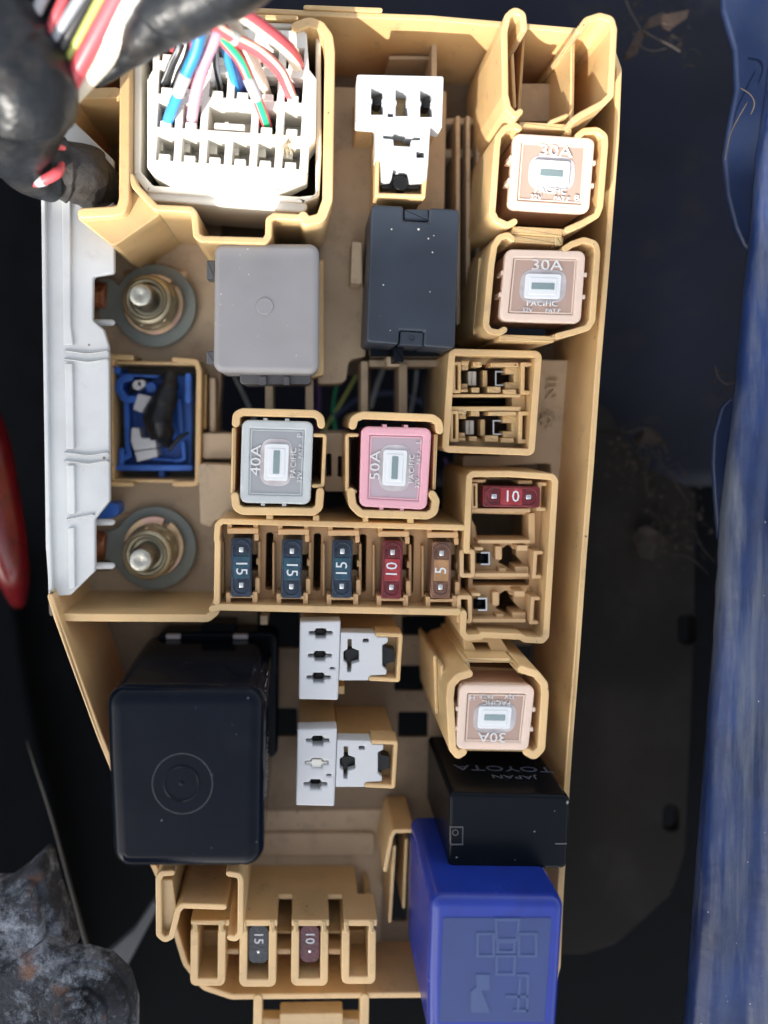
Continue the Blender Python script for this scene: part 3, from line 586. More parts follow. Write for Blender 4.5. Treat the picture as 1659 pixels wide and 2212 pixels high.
# ---- compartment frame round the blue connector
m = MB(); m.wall([(241, 786), (240, 770), (284, 772)], 12, -200, -335); m.wall([(376, 777), (424, 781), (430, 800), (427, 1030), (424, 1045), (378, 1046)], 12, -200, -335, r=6); m.wall([(242, 1046), (285, 1047)], 10, -205, -335)
m.wall([(240, 782), (430, 786), (424, 1040), (243, 1038)], 7, -222, -345, closed=True)
m.wall([(444, 810), (442, 925)], 6, -235, -335)
m.build('bay_frame', CREAM, FB, bevel=3)
# ---- bottom slots
m = MB()
for x0, x1 in ((487, 599), (630, 711), (743, 815)): m.box(x0, 1987, x1, 2001, -110, -212, 2)
m.box(487, 1929, 815, 1941, -210, -380, 2) if False else m.prism([(460, 1932), (773, 1932), (773, 1943), (460, 1943)], -208, -335)
m.build('slot_back', CREAM, FB, bevel=2.5)
m = MB()
for x0, x1, yb in ((411, 487, 2130), (517, 597, 2132), (629, 709, 2130), (738, 812, 2126)):
    m.wall([(x0+9, 2014), (x0+8, yb-8), (x1-9, yb-8), (x1-8, 2014)], 17, -112, -340, r=5); m.box(x0+14, 2010, x1-14, yb-14, -225, -340)
    m.box(x0+5, 1990, x0+15, 2016, -108, -200, 2); m.box(x1-15, 1990, x1-4, 2016, -108, -200, 2)
for x0, x1 in ((487, 517), (597, 629), (709, 738)): m.box(x0, 2050, x1, 2062, -160, -340, 2); m.box(x0, 2012, x1, 2018, -180, -340, 2)
m.box(412, 1988, 487, 1999, -106, -200, 2)
m.build('fuse_slot', CREAM, FB, bevel=3, seg=3)
m = MB(); m.wall([(372, 1886), (349, 1888), (342, 1900), (343, 2020), (356, 2031), (370, 2024), (384, 1968), (394, 1957), (484, 1960)], 13, -5, -335, r=7)
m.wall([(494, 1888), (516, 1892), (520, 1902), (519, 2018), (508, 2029), (496, 2026)], 13, -5, -335, r=7); m.prism([(345, 1900), (352, 2022), (364, 2022), (382, 1966), (372, 1900)], -25, -335)
m.build('bracket_tower', CREAM, FB, bevel=3, seg=3)
m = MB(); m.prism([(400, 1850), (500, 1850), (500, 1915), (400, 1915)], -290, -335); m.build('tower_floor', CREAM, FB)
for pth, ww, zz in (([(892, 1795), (852, 1796), (846, 1808), (832, 1880)], 9, -170), ([(878, 1815), (872, 1960)], 7, -210), ([(852, 1830), (842, 1990)], 8, -190)): m = MB(); m.wall(pth, ww, zz, -335, r=5 if ww == 9 else 0); m.build('rib', CREAM, FB)
m = MB(); m.wall([(557, 2158), (556, 2300)], 19, -150, -200); m.wall([(788, 2156), (786, 2300)], 19, -150, -200); m.prism(roundpoly([(604, 2190), (741, 2188), (741, 2300), (604, 2300)], 5), -170, -210); m.box(556, 2200, 790, 2300, -230, -260); m.build('mounting_leg', CREAM, FB, bevel=3)
# moulded marks
text('N', 1190, 849, -224, 24, 90, BEIGE, FB, 'moulded_letter', 11, 1.2); text('1', 1192, 824, -224, 24, 90, BEIGE, FB, 'moulded_letter', 11)
m = MB()
for k in range(8):
    a = k*math.pi/4; m.cyl(1183+13*math.cos(a), 907+14*math.sin(a), 4.4, -213, -226, 10)
m.wall([(1183+9*math.cos(a*math.pi/8), 907+11*math.sin(a*math.pi/8)) for a in range(16)], 7, -213, -226, closed=True); m.build('moulded_flower', BEIGE, FB, bevel=.8)

# ================================================================ white cable cover
CV = thing('cable_cover', 'milky white hinged plastic cover along the left side of the box', 'cover', P(160, 800, -330))
m = MB(); m.prism(roundpoly([(88, 430), (90, 330), (112, 262), (136, 232), (160, 262), (245, 345), (247, 590), (201, 598), (200, 692), (224, 712), (235, 748), (237, 1082), (205, 1122), (205, 1234), (152, 1286), (106, 1290), (98, 1180), (93, 800)], 8), -62, -80)
m.prism([(90, 440), (100, 440), (112, 1288), (104, 1288)], -62, -320); m.build('shell', COVERW, CV, bevel=4, seg=3)
m = MB(); m.wall([(93, 400), (95, 620), (99, 900), (104, 1150), (109, 1284)], 9, -48, -64); m.prism(roundpoly([(133, 420), (152, 420), (152, 700), (158, 745), (137, 745)], 3), -52, -66)
m.prism(roundpoly([(139, 785), (156, 785), (160, 970), (143, 970)], 3), -52, -66); m.prism(roundpoly([(144, 1005), (160, 1005), (162, 1110), (146, 1110)], 3), -52, -66); m.prism(roundpoly([(146, 1140), (160, 1140), (162, 1270), (148, 1275)], 3), -52, -66)
for y in (758, 776, 978, 996): m.wall([(140, y), (190, y+5), (232, y)], 4, -54, -66)
m.wall([(146, 1122), (200, 1112)], 4, -54, -66); m.build('stiffening_rib', COVERW, CV, bevel=2.5)
for y in (587, 697, 1128, 1222):
    m = MB(); m.tube([(196, y, -110), (222, y, -110), (242, y, -112), (246, y, -114)], [8, 8, 7.5, 4], 14); m.build('peg', COVERW, CV, bevel=0)
m = MB(); m.wall([(110, 1262), (112, 1325)], 12, -140, -300); m.build('hinge', mat('grey_brown_plastic', (.16, .13, .11), .6), CV)

# ================================================================ studs, lugs
STUDM = mat('dull_zinc_thread', (.42, .41, .35), .42, 1, var=.35, scale=300, bump=.3, dirt=(.2, .16, .1), dirt_amt=.5)
def stud(lab, labl, rx, ry, tx, ty, nx, ny, hexrot, split):
    s = thing('terminal_bolt', lab, 'bolt', P(rx, ry, -290))
    m = MB(); m.prism(roundpoly([(rx-66, ry-76), (rx+70, ry-74), (rx+68, ry+60), (rx-66, ry+60)], 3), -286, -294); m.build('square_plate', ZINCY, s)
    c = P(rx, ry, -270)
    def lx(z): k = H/(H-z); return NX+c.x/U*k, NY-c.y/U*k
    m = MB(); m.lathe(rx, ry, -270, [(70, -262), (70, -256), (68, -253), (38, -253), (36, -262)], 48); m.build('washer', ZINCY, s, bevel=1)
    m = MB(); n = 40
    pts = [(rx-3+52*math.cos(a), ry-3+52*math.sin(a)) for a in [split+2*math.pi*i/40*.97 for i in range(41)]]
    m.wall(pts, 27, -238, -252, round_ends=False); m.build('spring_washer', ZINCY, s, bevel=2)
    x_, y_ = lx(-190)
    m = MB(); m.lathe(rx, ry, -270, [(66, -240), (66, -232), (60, -228), (40, -226)], 40); m.cyl(x_, y_, 60, -186, -236, 6, rot=hexrot)
    m.lathe(rx, ry, -270, [(61, -205), (60, -176), (54, -168), (43, -167), (38, -172), (37, -205)], 40); o = m.build('nut', ZINC, s, bevel=7, seg=3)
    prof = [(31, -200), (31, -178)]
    for k in range(12):
        zz = -178+k*4.6; prof += [(31, zz), (29, zz+2.3)]
    prof += [(30, -122), (27, -118), (27, -100), (23, -95), (11, -95), (4, -99)]
    m = MB(); m.lathe(rx, ry, -270, prof, 36); m.build('stud', STUDM, s, bevel=0)
    g = thing('ring_terminal', labl, 'ring terminal', P(rx, ry, -284))
    m = MB(); pts = []
    for a in range(36):
        th = math.radians(205+a*310/35)
        pts.append((rx+90*math.cos(th-math.pi*.0), ry+90*math.sin(th)))
    pts = [(rx+90*math.cos(math.radians(d)), ry+90*math.sin(math.radians(d))) for d in range(-150, 151, 10)]
    dx, dy = -122, -34
    neck = [(rx-100, ry+28), (rx-122, ry+40 if ry < 900 else ry+22), (rx-122, ry-62 if ry < 900 else ry-32), (rx-92, ry-58 if ry < 900 else ry-40)]
    m.prism(pts+neck, -262, -284); m.build('lug', LUG, g, bevel=3)
    m = MB(); m.tube([(150, ry-20 if ry < 900 else ry-8, -275), (190, ry-22 if ry < 900 else ry-8, -272), (232, ry-20 if ry < 900 else ry-5, -268)], [34, 35, 34], 20, wob=.15, wf=2500); m.build('bare_strands', COPPER, g, bevel=0)
stud('threaded terminal bolt and nut nearer the wiring plug', 'grey ring terminal on the bolt above the blue connector', 334, 660, 300, 625, 314, 636, .2, 5.6)
stud('threaded terminal bolt and nut below the blue connector', 'grey ring terminal on the bolt below the blue connector', 334, 1184, 300, 1200, 318, 1180, .65, 5.3)
# ================================================================ blue connector in its bay
BC = thing('blue_connector', 'bright blue connector with white locks inside the left bay', 'connector', P(335, 910, -340))
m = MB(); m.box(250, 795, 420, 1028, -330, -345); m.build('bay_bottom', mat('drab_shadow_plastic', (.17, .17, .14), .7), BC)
def zc(x, y): return (296.9-84+x*.1411, 752.5+y*.1411)       # detail coordinates of this bay
m = MB()
m.wall([zc(*p) for p in ((420, 820), (440, 1500), (470, 1640), (350, 1700))], 12, -255, -330); m.wall([zc(*p) for p in ((300, 1830), (1400, 1830))], 13, -245, -330); m.wall([zc(*p) for p in ((350, 1560), (340, 1830))], 12, -250, -330)
m.wall([zc(*p) for p in ((480, 440), (330, 480), (300, 620), (400, 780), (560, 780))], 16, -240, -330, r=10); m.wall([zc(*p) for p in ((300, 400), (900, 430))], 6, -245, -330); m.cyl(*zc(275, 330), 8, -235, -330)
m.wall([zc(*p) for p in ((1370, 420), (1370, 800))], 14, -240, -330); m.wall([zc(*p) for p in ((1290, 1450), (1310, 1700), (1180, 1730))], 9, -260, -330, r=4); m.wall([zc(*p) for p in ((820, 1690), (1180, 1720))], 7, -262, -330)
m.prism([zc(*p) for p in ((400, 800), (900, 400), (1430, 420), (1430, 1780), (420, 1780))], -300, -330); m.box(*zc(910, 1860), *zc(1010, 1980), -270, -330); m.cyl(*zc(800, 600), 12, -260, -330); m.wall([zc(*p) for p in ((1230, 800), (1260, 1300))], 12, -275, -330)
m.build('shell', BLUEC, BC, bevel=3)
m = MB(); m.cyl(*zc(590, 560), 11, -240, -320); m.cyl(*zc(650, 540), 9, -240, -320); m.prism(roundpoly([zc(*p) for p in ((600, 690), (820, 740), (660, 990), (520, 930))], 3), -238, -320)
m.prism(roundpoly([zc(*p) for p in ((500, 1210), (620, 1220), (650, 1370), (870, 1370), (890, 1520), (540, 1570), (490, 1420))], 4), -232, -320); m.prism(roundpoly([zc(*p) for p in ((540, 1580), (890, 1530), (900, 1660), (590, 1740))], 3), -236, -320); m.build('lock', WHITE, BC, bevel=3)
tp = thing('tape_stub', 'frayed stub of black tape lying over the blue connector', 'tape', P(345, 900, -300))
m = MB(); m.tube([(*zc(1090, 380), -250), (*zc(1050, 620), -232), (*zc(960, 900), -226), (*zc(900, 1150), -226), (*zc(1000, 1320), -236), (*zc(1020, 1500), -255)], [20, 24, 30, 34, 24, 8], 16, wob=.35, wf=300)
m.tube([(*zc(1080, 1560), -240), (*zc(1160, 1450), -236), (*zc(1260, 1350), -236), (*zc(1380, 1290), -244)], [4, 6, 6, 3], 8, wob=.3); m.build('wrapping', TAPE, tp, bevel=0)
m = MB(); m.prism(roundpoly([(206, 1122), (236, 1085), (254, 1090), (256, 1108), (246, 1118), (214, 1124)], 5), -190, -260); o = m.build('blue_clip', BLUEC, bevel=3); props(o, 'small blue clip poking out beside the white cover', 'clip')

# ================================================================ wiring plug
PL = thing('wiring_plug', 'sunlit ivory multi-way wiring plug with rows of empty cavities', 'connector', P(490, 260, -100))
zt = 30
m = MB(); collar = roundpoly([(289, 40), (693, 50), (695, 330), (690, 425), (655, 438), (316, 414), (288, 380)], 12)
inner = roundpoly([(306, 52), (682, 60), (682, 420), (645, 424), (330, 400), (304, 370)], 8)
m.prism(collar, zt-30, -150, holes=[inner]); m.wall([(330, 420), (652, 446)], 26, -10, -200); m.build('collar', IVORY, PL, bevel=5, seg=3)
O = Vector((336.5, 344.7)); ux = Vector((54.5, 3.6)); uy = Vector((2.7, -71.9))
def C(c, r): q = O+ux*c+uy*r; return q
def quad(c, r, x0, y0, x1, y1):      # cell-relative: x right, y up in layout units from the cell's bottom left
    q = C(c, r); a = ux.normalized(); b = Vector((a.y, -a.x))
    return [tuple(q+a*x+b*y) for x, y in ((x0, y0), (x1, y0), (x1, y1), (x0, y1))]
holes = []
for r in range(4):
    for c in range(6):
        if r == 1 and c in (2, 3): continue
        hh = 52 if r < 3 else 46
        holes.append(quad(c, r, 0, 0, 38, hh))
holes.append(quad(2, 1, 0, 0, 93, 52))
m = MB(); m.prism(roundpoly([(330, 58), (662, 66), (668, 150), (684, 170), (682, 300), (668, 318), (664, 380), (600, 412), (372, 398), (330, 376), (318, 362), (318, 170), (330, 150)], 8), zt, -60, holes=holes)
m.prism(roundpoly([(330, 66), (660, 66), (660, 390), (330, 370)], 8), -62, -120)
m.build('block', IVORY, PL, bevel=2.2)
m = MB()
for r in range(4):
    for c in range(6):
        if r == 1 and c in (2, 3): continue
        m.prism(quad(c, r, 6, -1, 30, 14), zt+5, -40)
        if r == 0: m.prism(quad(c, r, 0, 20, 14+4*(c % 3), 48), -12, -60)
m.prism(roundpoly(quad(2, 1, 14, 2, 80, 17), 3), zt-4, -40); m.cyl(*C(2.75, 1.2), 6, zt+1, -40)
m.build('cavity_tongue', IVORY, PL, bevel=2)
# throats where wires go in
m = MB()
for (c, r) in ((0, 1), (1, 1), (4, 1), (0, 2), (1, 2), (2, 2), (3, 2), (4, 2), (5, 2), (0, 3), (5, 3)):
    q = C(c, r); m.cyl(q.x+22, q.y-20, 15, -20, -62, 16)
m.build('seal', mat('dark_grommet', (.05, .045, .04), .6), PL, bevel=1)
# ---- wires
def wire(label, pts, r, mats, stripe=None, bands=()):
    t = thing('wire', label, 'wire', P(*pts[-1]), 'wires entering the ivory plug')
    m = MB(); m.tube(pts, r, 16, stripe=stripe, sub=8); m.build('insulation', [WIREH[k] for k in mats], t, bevel=0)
    for bp in bands: m = MB(); m.tube(bp, (r if not isinstance(r, list) else r[0])+1.2, 16); m.build('band', WIREH['silver'], t, bevel=0)
wire('thick cream wire with red stripe, rightmost in the plug', [(470, 5, 210), (520, 28, 190), (575, 66, 150), (622, 106, 100), (642, 140, 30), (642, 152, -20)], 14.5, ('cream', 'red'), (2, 3, 4, 5))
wire('red wire with thin cream stripe beside the thick cream wire', [(425, 12, 230), (462, 52, 190), (505, 82, 160), (560, 112, 130), (605, 155, 90), (628, 205, 30), (632, 222, -30)], 12, ('red', 'cream'), (3, 4), bands=[[(490, 72, 167), (514, 87, 155)]])
wire('red wire with green stripe ending in the third row', [(440, 30, 200), (482, 86, 160), (520, 132, 130), (546, 190, 100), (566, 240, 50), (578, 276, 0), (580, 290, -40)], 11, ('red', 'green'), (2, 3, 4), bands=[[(536, 168, 112), (546, 190, 100), (556, 214, 80)]])
wire('cream wire half hidden behind the red and green wire', [(500, 40, 120), (530, 96, 100), (556, 150, 70), (572, 190, 20), (578, 212, -30)], 11, ('cream', 'cream'))
wire('bright blue wire with a silver band', [(440, 20, 230), (434, 60, 210), (424, 108, 180), (400, 165, 140), (376, 225, 80), (360, 268, 10), (358, 280, -30)], 12, ('blue', 'blue'), bands=[[(402, 160, 143), (390, 190, 120), (385, 203, 108)]])
wire('plain pink wire right of the bright blue one', [(480, 40, 180), (464, 84, 170), (444, 130, 140), (426, 190, 110), (416, 245, 50), (415, 270, 0), (416, 280, -30)], 12, ('pink', 'pink'))
wire('dark blue wire behind the red and green one', [(470, 40, 120), (484, 96, 100), (498, 146, 60), (513, 198, 0), (514, 215, -40)], 9, ('blue', 'navy'), (6, 7, 8, 9, 10))
wire('near black wire beside the dark blue one', [(480, 44, 110), (494, 100, 90), (512, 150, 50), (528, 198, 0), (530, 215, -40)], 8.5, ('navy', 'navy'))
wire('black wire at the left end of the second row', [(400, 40, 110), (390, 100, 90), (372, 140, 60), (358, 178, 20), (352, 200, -40)], 10, ('black', 'grey'), (3,))
wire('black wire with white stripe left of the bright blue one', [(410, 60, 100), (396, 120, 80), (380, 160, 40), (370, 195, -10), (368, 210, -40)], 7.5, ('black', 'white'), (3, 4))
wire('crimson wire hidden behind the pink one', [(420, 30, 120), (418, 90, 90), (412, 140, 50), (410, 190, -10), (410, 205, -40)], 9.5, ('crimson', 'crimson'))
wire('red wire at the top left of the plug', [(380, 40, 130), (374, 76, 90), (374, 105, 30), (374, 122, -30)], 9, ('red', 'crimson'), (8, 9, 10, 11))
wire('silver sleeved wire curling at the top left', [(376, 62, 120), (388, 72, 120), (396, 92, 95), (388, 112, 70), (378, 130, 20)], 7, ('silver', 'silver'))
wire('black wire at the very top left corner of the plug', [(366, 50, 90), (360, 86, 50), (358, 110, 0), (358, 125, -40)], 11, ('black', 'black'))
wire('grey wire with ragged black marks in mid row', [(460, 60, 110), (464, 110, 80), (466, 150, 40), (474, 190, -10), (476, 205, -40)], 8.5, ('silver', 'black'), (3, 4))
wire('thin yellow wire beside the grey one', [(452, 90, 80), (456, 140, 50), (460, 178, 10), (464, 200, -30)], 4.5, ('yellow', 'yellow'))
wire('white wire in the middle of the second row', [(462, 80, 90), (458, 130, 60), (458, 170, 20), (462, 195, -30)], 8, ('white', 'white'))
# ---- taped harness
HN = thing('wiring_harness', 'thick wiring harness wrapped in wrinkled black tape at the top left', 'wiring harness', P(80, 240, -150))
m = MB(); m.tube([(-100, -140, 260), (-64, 0, 260), (-12, 85, 240), (52, 190, 215), (52, 262, 175), (44, 320, 120), (66, 368, 60), (120, 392, 10)], [105, 105, 108, 100, 84, 66, 52, 46], 48, sub=26, wob=.13, wf=45, helix=.06, pitch=95); m.build('tape_wrap', TAPE, HN, bevel=0)
m = MB(); m.tube([(0, 330, 70), (60, 350, 50), (120, 362, 10), (178, 378, -30), (218, 402, -75), (240, 424, -130), (250, 440, -220)], [46, 54, 60, 62, 52, 38, 16], 40, sub=20, wob=.16, wf=70, helix=.12, pitch=75); m.build('tape_wrap', TAPE2, HN, bevel=0)
m = MB(); m.tube([(640, -150, 330), (520, -60, 320), (430, -8, 300), (360, 38, 270), (306, 86, 240), (262, 134, 205), (205, 182, 170)], [58, 62, 62, 56, 40, 22, 8], 44, sub=24, wob=.12, wf=60, helix=.07, pitch=110); m.build('tape_wrap', TAPE, HN, bevel=0)
hw = [('lavender grey wire', (110, -40, 260), (58, 66, 330), 11, 'silver'), ('red wire', (150, -30, 280), (112, 54, 322), 9, 'red'), ('grey wire', (196, -40, 290), (118, 84, 300), 11, 'grey'), ('black wire', (214, -40, 285), (132, 104, 290), 12, 'black'),
      ('yellow striped wire', (238, -40, 290), (150, 124, 276), 9, 'yellow'), ('fat red wire', (272, -40, 300), (164, 158, 262), 18, 'red'), ('white wire', (300, -20, 300), (196, 130, 262), 15, 'white'), ('cream wire edged with red', (318, 30, 272), (176, 184, 226), 19, 'cream')]
for nm, a, b, r, k in hw:
    b = (b[0]+(b[0]-a[0])*.34, b[1]+(b[1]-a[1])*.34, b[2]-85)
    mid = tuple((a[i]+b[i])/2+(6 if i == 2 else 0) for i in range(3))
    m = MB(); m.tube([a, mid, b], r, 16, stripe=(9, 10, 11) if k == 'cream' else None); o = m.build('exposed_wire', [WIREH[k], WIREH['red']], HN, bevel=0); o['label'] = nm
for a, b, c in (((58, 398, 80), (92, 390, 98), (124, 372, 96)),):
    m = MB(); m.tube([a, b, c, (134, 354, 70)], [6, 11, 12, 6], 12); m.build('exposed_wire', WIREH['red'], HN, bevel=0)
    m = MB(); m.tube([(80, 394, 93), (96, 389, 98)], [10.5, 12.6], 12); m.build('band', WIREH['silver'], HN, bevel=0)
m = MB(); m.tube([(108, 316, 120), (124, 317, 118), (140, 320, 100)], [5, 7, 4], 10); m.build('exposed_wire', WIREH['red'], HN, bevel=0)
# loose wires seen through the gaps
for lab, pts, r, k in (('purple wire seen through the gap left of the middle fuses', [(680, 780, -420), (690, 860, -430), (680, 960, -440)], 5, 'purple'), ('yellow wire seen deep behind the middle fuses', [(790, 770, -480), (760, 830, -480), (700, 930, -500)], 4, 'yellow'),
        ('grey blue wire seen between the ribs below the black relay', [(830, 790, -440), (815, 830, -440), (800, 880, -460)], 6, 'grey'), ('pale wire deep below the black relay tab', [(900, 800, -470), (895, 850, -460), (885, 900, -460)], 4, 'grey')):
    m = MB(); m.tube(pts, r, 8); o = m.build('wire', WIREH[k], bevel=0); props(o, lab, 'wire')
for lab, pts, r_, k in (('thin grey wire deep in the gap above the clear fuse', [(500, 800, -460), (530, 860, -470), (560, 930, -490)], 4, 'grey'), ('black wire deep under the black relay', [(930, 790, -440), (915, 850, -450), (930, 930, -470)], 7, 'black'),
        ('navy wire crossing the gap above the pink fuse', [(720, 900, -470), (780, 860, -470), (860, 850, -480), (930, 880, -480)], 6, 'navy'), ('green wire in the gap left of the pink fuse', [(735, 800, -490), (720, 880, -490), (730, 960, -490)], 3, 'green'), ('dull purple wire in the gap right of the pink fuse', [(960, 990, -450), (975, 1050, -460), (965, 1110, -470)], 4, 'purple')):
    m = MB(); m.tube(pts, r_, 8); o = m.build('wire', WIREH[k], bevel=0); props(o, lab, 'wire')
# straw tuft on the plug
rt = thing('straw_tuft', 'tiny dry straw tuft on the lower right of the plug', 'straw', P(625, 310, 36))
for k in range(11):
    a = random.uniform(-.9, .9); L = random.uniform(28, 46); m = MB()
    m.tube([(623, 300, 38), (623+L*.5*math.sin(a), 300+L*.5, 44+random.uniform(-4, 4)), (625+L*math.sin(a)*.7, 300+L*.95, 40)], [.9, .8, .5], 5, sub=3); m.build('straw', mat('dry_straw', (.55, .42, .25), .7) if k == 0 else bpy.data.materials['dry_straw'], rt, bevel=0)
m = MB(); m.tube([(623, 298, 40), (608, 290, 46), (588, 292, 44), (584, 302, 40)], .9, 5); m.build('straw', bpy.data.materials['dry_straw'], rt, bevel=0)

# ================================================================ white relay sockets
def cross(x, y, hw_, hh, horiz, k=1.0):
    # narrow slot with a wider middle
    a, b, c, d = hw_, hh, hw_*.45, hh*.45
    if horiz: return [(x-a, y-d), (x-c, y-d), (x-c, y-b), (x+c, y-b), (x+c, y-d), (x+a, y-d), (x+a, y+d*.6), (x+c, y+d*.6), (x+c, y+b), (x-c, y+b), (x-c, y+d*.6), (x-a, y+d*.6)]
    return [(x-d, y-b), (x+d, y-b), (x+d, y-c), (x+a, y-c), (x+a, y+c), (x+d, y+c), (x+d, y+b), (x-d, y+b), (x-d, y+c), (x-a, y+c), (x-a, y-c), (x-d, y-c)]
THROAT = mat('dark_contact', (.02, .02, .02), .3, .6)
S1 = thing('relay_socket', 'sunlit T-shaped white relay socket above the black relay', 'relay socket', P(865, 290, -330), 'empty relay sockets')
m = MB(); m.prism(roundpoly([(771, 160), (959, 164), (955, 279), (930, 273), (926, 345), (922, 388), (886, 391), (882, 368), (850, 364), (846, 388), (824, 390), (822, 346), (811, 342), (812, 267), (769, 264)], 5), 24, -30,
    holes=[cross(815, 218, 11, 29, False), cross(868, 221, 11, 29, False), cross(921, 223, 11, 29, False), [(828, 291), (850, 292), (852, 286), (876, 287), (878, 293), (909, 295), (908, 302), (888, 302), (887, 316), (851, 314), (850, 300), (828, 298)], rect(900, 326, 917, 340), rect(838, 243, 850, 252)])
m.build('face', WHITE, S1, bevel=2.5)
m = MB(); m.prism(roundpoly([(773, 164), (955, 168), (951, 276), (926, 270), (922, 384), (916, 426), (812, 424), (813, 264), (771, 262)], 6), -32, -330, holes=[rect(824, 392, 906, 408)]); m.wall([(816, 346), (814, 420), (915, 423), (922, 350)], 9, 16, -40); m.build('body', CREAM, S1, bevel=3)
m = MB(); m.box(824, 380, 906, 408, -10, -34); m.cyl(815, 218, 10, 4, -33, 14); m.cyl(921, 223, 10, 4, -33, 14); m.cyl(866, 395, 16, 8, -33, 14); m.build('contact', THROAT, S1, bevel=1)
def sock(dx, dy, sc_, label, filled):
    def q(x, y): return ((x-700)*sc_+700+dx, (y-1430)*sc_+1430+dy)
    S = thing('relay_socket', label, 'relay socket', P(*q(760, 1430), -330), 'empty relay sockets'); zt = -60
    def T(l): return [q(*p) for p in l]
    m = MB(); m.prism(T([(648, 1343), (736, 1341), (730, 1513), (645, 1511)]), zt, zt-45, holes=[T(cross(693, 1369, 26, 11, True)), T(cross(691, 1418, 26, 11, True)), T(cross(688, 1465, 26, 11, True)), T(rect(712, 1442, 724, 1447))]); m.build('face', WHITE, S, bevel=4, seg=3)
    m = MB(); m.prism(T([(736, 1366), (812, 1368), (814, 1376), (838, 1376), (838, 1388), (826, 1394), (826, 1440), (836, 1448), (834, 1458), (800, 1460), (798, 1470), (732, 1470)]), zt-4, zt-45,
        holes=[T([(751, 1381), (760, 1381), (760, 1400), (776, 1406), (776, 1430), (760, 1434), (758, 1452), (750, 1452), (750, 1434), (742, 1428), (742, 1408), (751, 1402)]), T(rect(784, 1380, 797, 1388))]); m.build('face', WHITE, S, bevel=2.2)
    m = MB(); m.wall(T([(814, 1371), (866, 1373), (860, 1470), (800, 1467)]), 9, zt, zt-60, r=2)
    m.prism(T([(738, 1370), (866, 1373), (861, 1470), (734, 1467)]), zt-48, -340); m.prism(T([(652, 1347), (734, 1345), (728, 1508), (650, 1506)]), zt-48, -340); m.build('body', CREAM, S, bevel=3)
    m = MB(); m.prism(T([(820, 1382), (832, 1382), (832, 1398), (852, 1402), (852, 1430), (834, 1434), (832, 1455), (820, 1455)]), zt-20, zt-47); m.box(*q(744, 1402), *q(776, 1432), zt-24, zt-47)
    for yy in (1369, 1418, 1465):
        if filled and yy == 1418: continue
        m.cyl(*q(690, yy), 12, zt-30, zt-47, 14)
    m.build('contact', THROAT, S, bevel=1.5)
    if filled: m = MB(); m.prism(T(cross(691, 1418, 24, 9, True)), zt-6, zt-46); m.build('plug', IVORY, S, bevel=1)
sock(0, 0, 1, 'white relay socket with three black slots just below the fuse row', False)
sock(-7, 231, .98, 'white relay socket with a cream filled middle slot, lower of the pair', True)
m = MB(); m.box(722, 1482, 744, 1500, -150, -330); m.build('rib', CREAM, FB)

# ================================================================ relays
def hollow_corner(): pass
R1 = thing('relay', 'grey square relay with a round mark on its top', 'relay', P(576, 665, -205))
m = MB(); m.prism(roundpoly([(463, 523), (690, 525), (689, 808), (460, 804)], 22, 6), 22, -150); R1c = m.build('case', GREYP, R1, bevel=15, seg=5)
m = MB(); m.cyl(572, 661, 19, 24.5, 20, 32); m.build('round_mark', GREYP, R1c, bevel=2)
m = MB(); m.box(518, 792, 672, 830, -60, -200, 8); m.box(446, 562, 466, 602, -30, -80, 2); m.box(446, 758, 466, 786, -30, -80, 2); m.box(472, 530, 680, 796, -150, -205); m.box(560, 812, 576, 832, -50, -80, 3); m.box(612, 812, 626, 832, -50, -80, 3); m.build('base', mat('dark_grey_plastic', (.09, .09, .095), .5, speck=(dust, 400)), R1, bevel=3)
m = MB(); m.prism(roundpoly([(668, 818), (700, 810), (700, 560), (688, 560)], 6), -120, -205); m.build('socket_lip', CREAM, FB, bevel=4)
R2 = thing('relay', 'tall black satin relay with notched clips beside the fuse towers', 'relay', P(892, 600, -205))
m = MB(); m.prism(roundpoly([(803, 441), (994, 452), (983, 754), (791, 739)], 9, 4), 20, -165, holes=[[(872, 447), (928, 450), (926, 481), (871, 478)], [(863, 713), (917, 717), (915, 749), (861, 747)]]) if False else m.prism(roundpoly([(803, 441), (872, 445), (872, 476), (926, 479), (928, 448), (994, 452), (983, 754), (915, 749), (917, 716), (863, 713), (861, 745), (791, 739)], [9, 0, 0, 0, 0, 9, 9, 0, 0, 0, 0, 9], 4), 20, -165)
R2c = m.build('case', BLACKM, R2, bevel=6, seg=3)
m = MB(); m.box(873, 452, 926, 478, 12, -160, 1); m.prism([(865, 715), (915, 718), (913, 748), (863, 745)], 13, -160); m.wall([(889+5*math.cos(a*math.pi/8), 732+5*math.sin(a*math.pi/8)) for a in range(16)], 1.6, 15, 10, closed=True); m.build('clip', BLACKM, R2c, bevel=2)
m = MB(); m.prism([(803, 452), (975, 462), (965, 742), (797, 728)], -165, -205); m.box(851, 748, 872, 782, -30, -100, 1); m.box(800, 742, 950, 770, -120, -190, 3); m.box(905, 750, 945, 764, -100, -180, 3); m.build('base', BLACKD, R2, bevel=2)
m = MB(); m.box(835, 766, 865, 792, -140, -260); m.prism(roundpoly([(760, 520), (783, 522), (783, 612), (757, 612)], 5), -120, -205); m.build('socket_lip', BEIGE, FB, bevel=4)
R3 = thing('relay', 'large glossy black relay with a dimpled top, bottom left', 'relay', P(450, 1560, -335))
m = MB(); m.prism(roundpoly([(225, 1487), (575, 1487), (571, 1640), (569, 1884), (240, 1884), (229, 1640)], [42, 42, 0, 42, 42, 0], 8), 112, -300); R3c = m.build('case', BLACKG, R3, bevel=34, seg=8)
m = MB(); m.prism(roundpoly([(335, 1366), (603, 1366), (600, 1640), (345, 1640)], 22), -250, -330); m.build('base', BLACKG, R3, bevel=8)
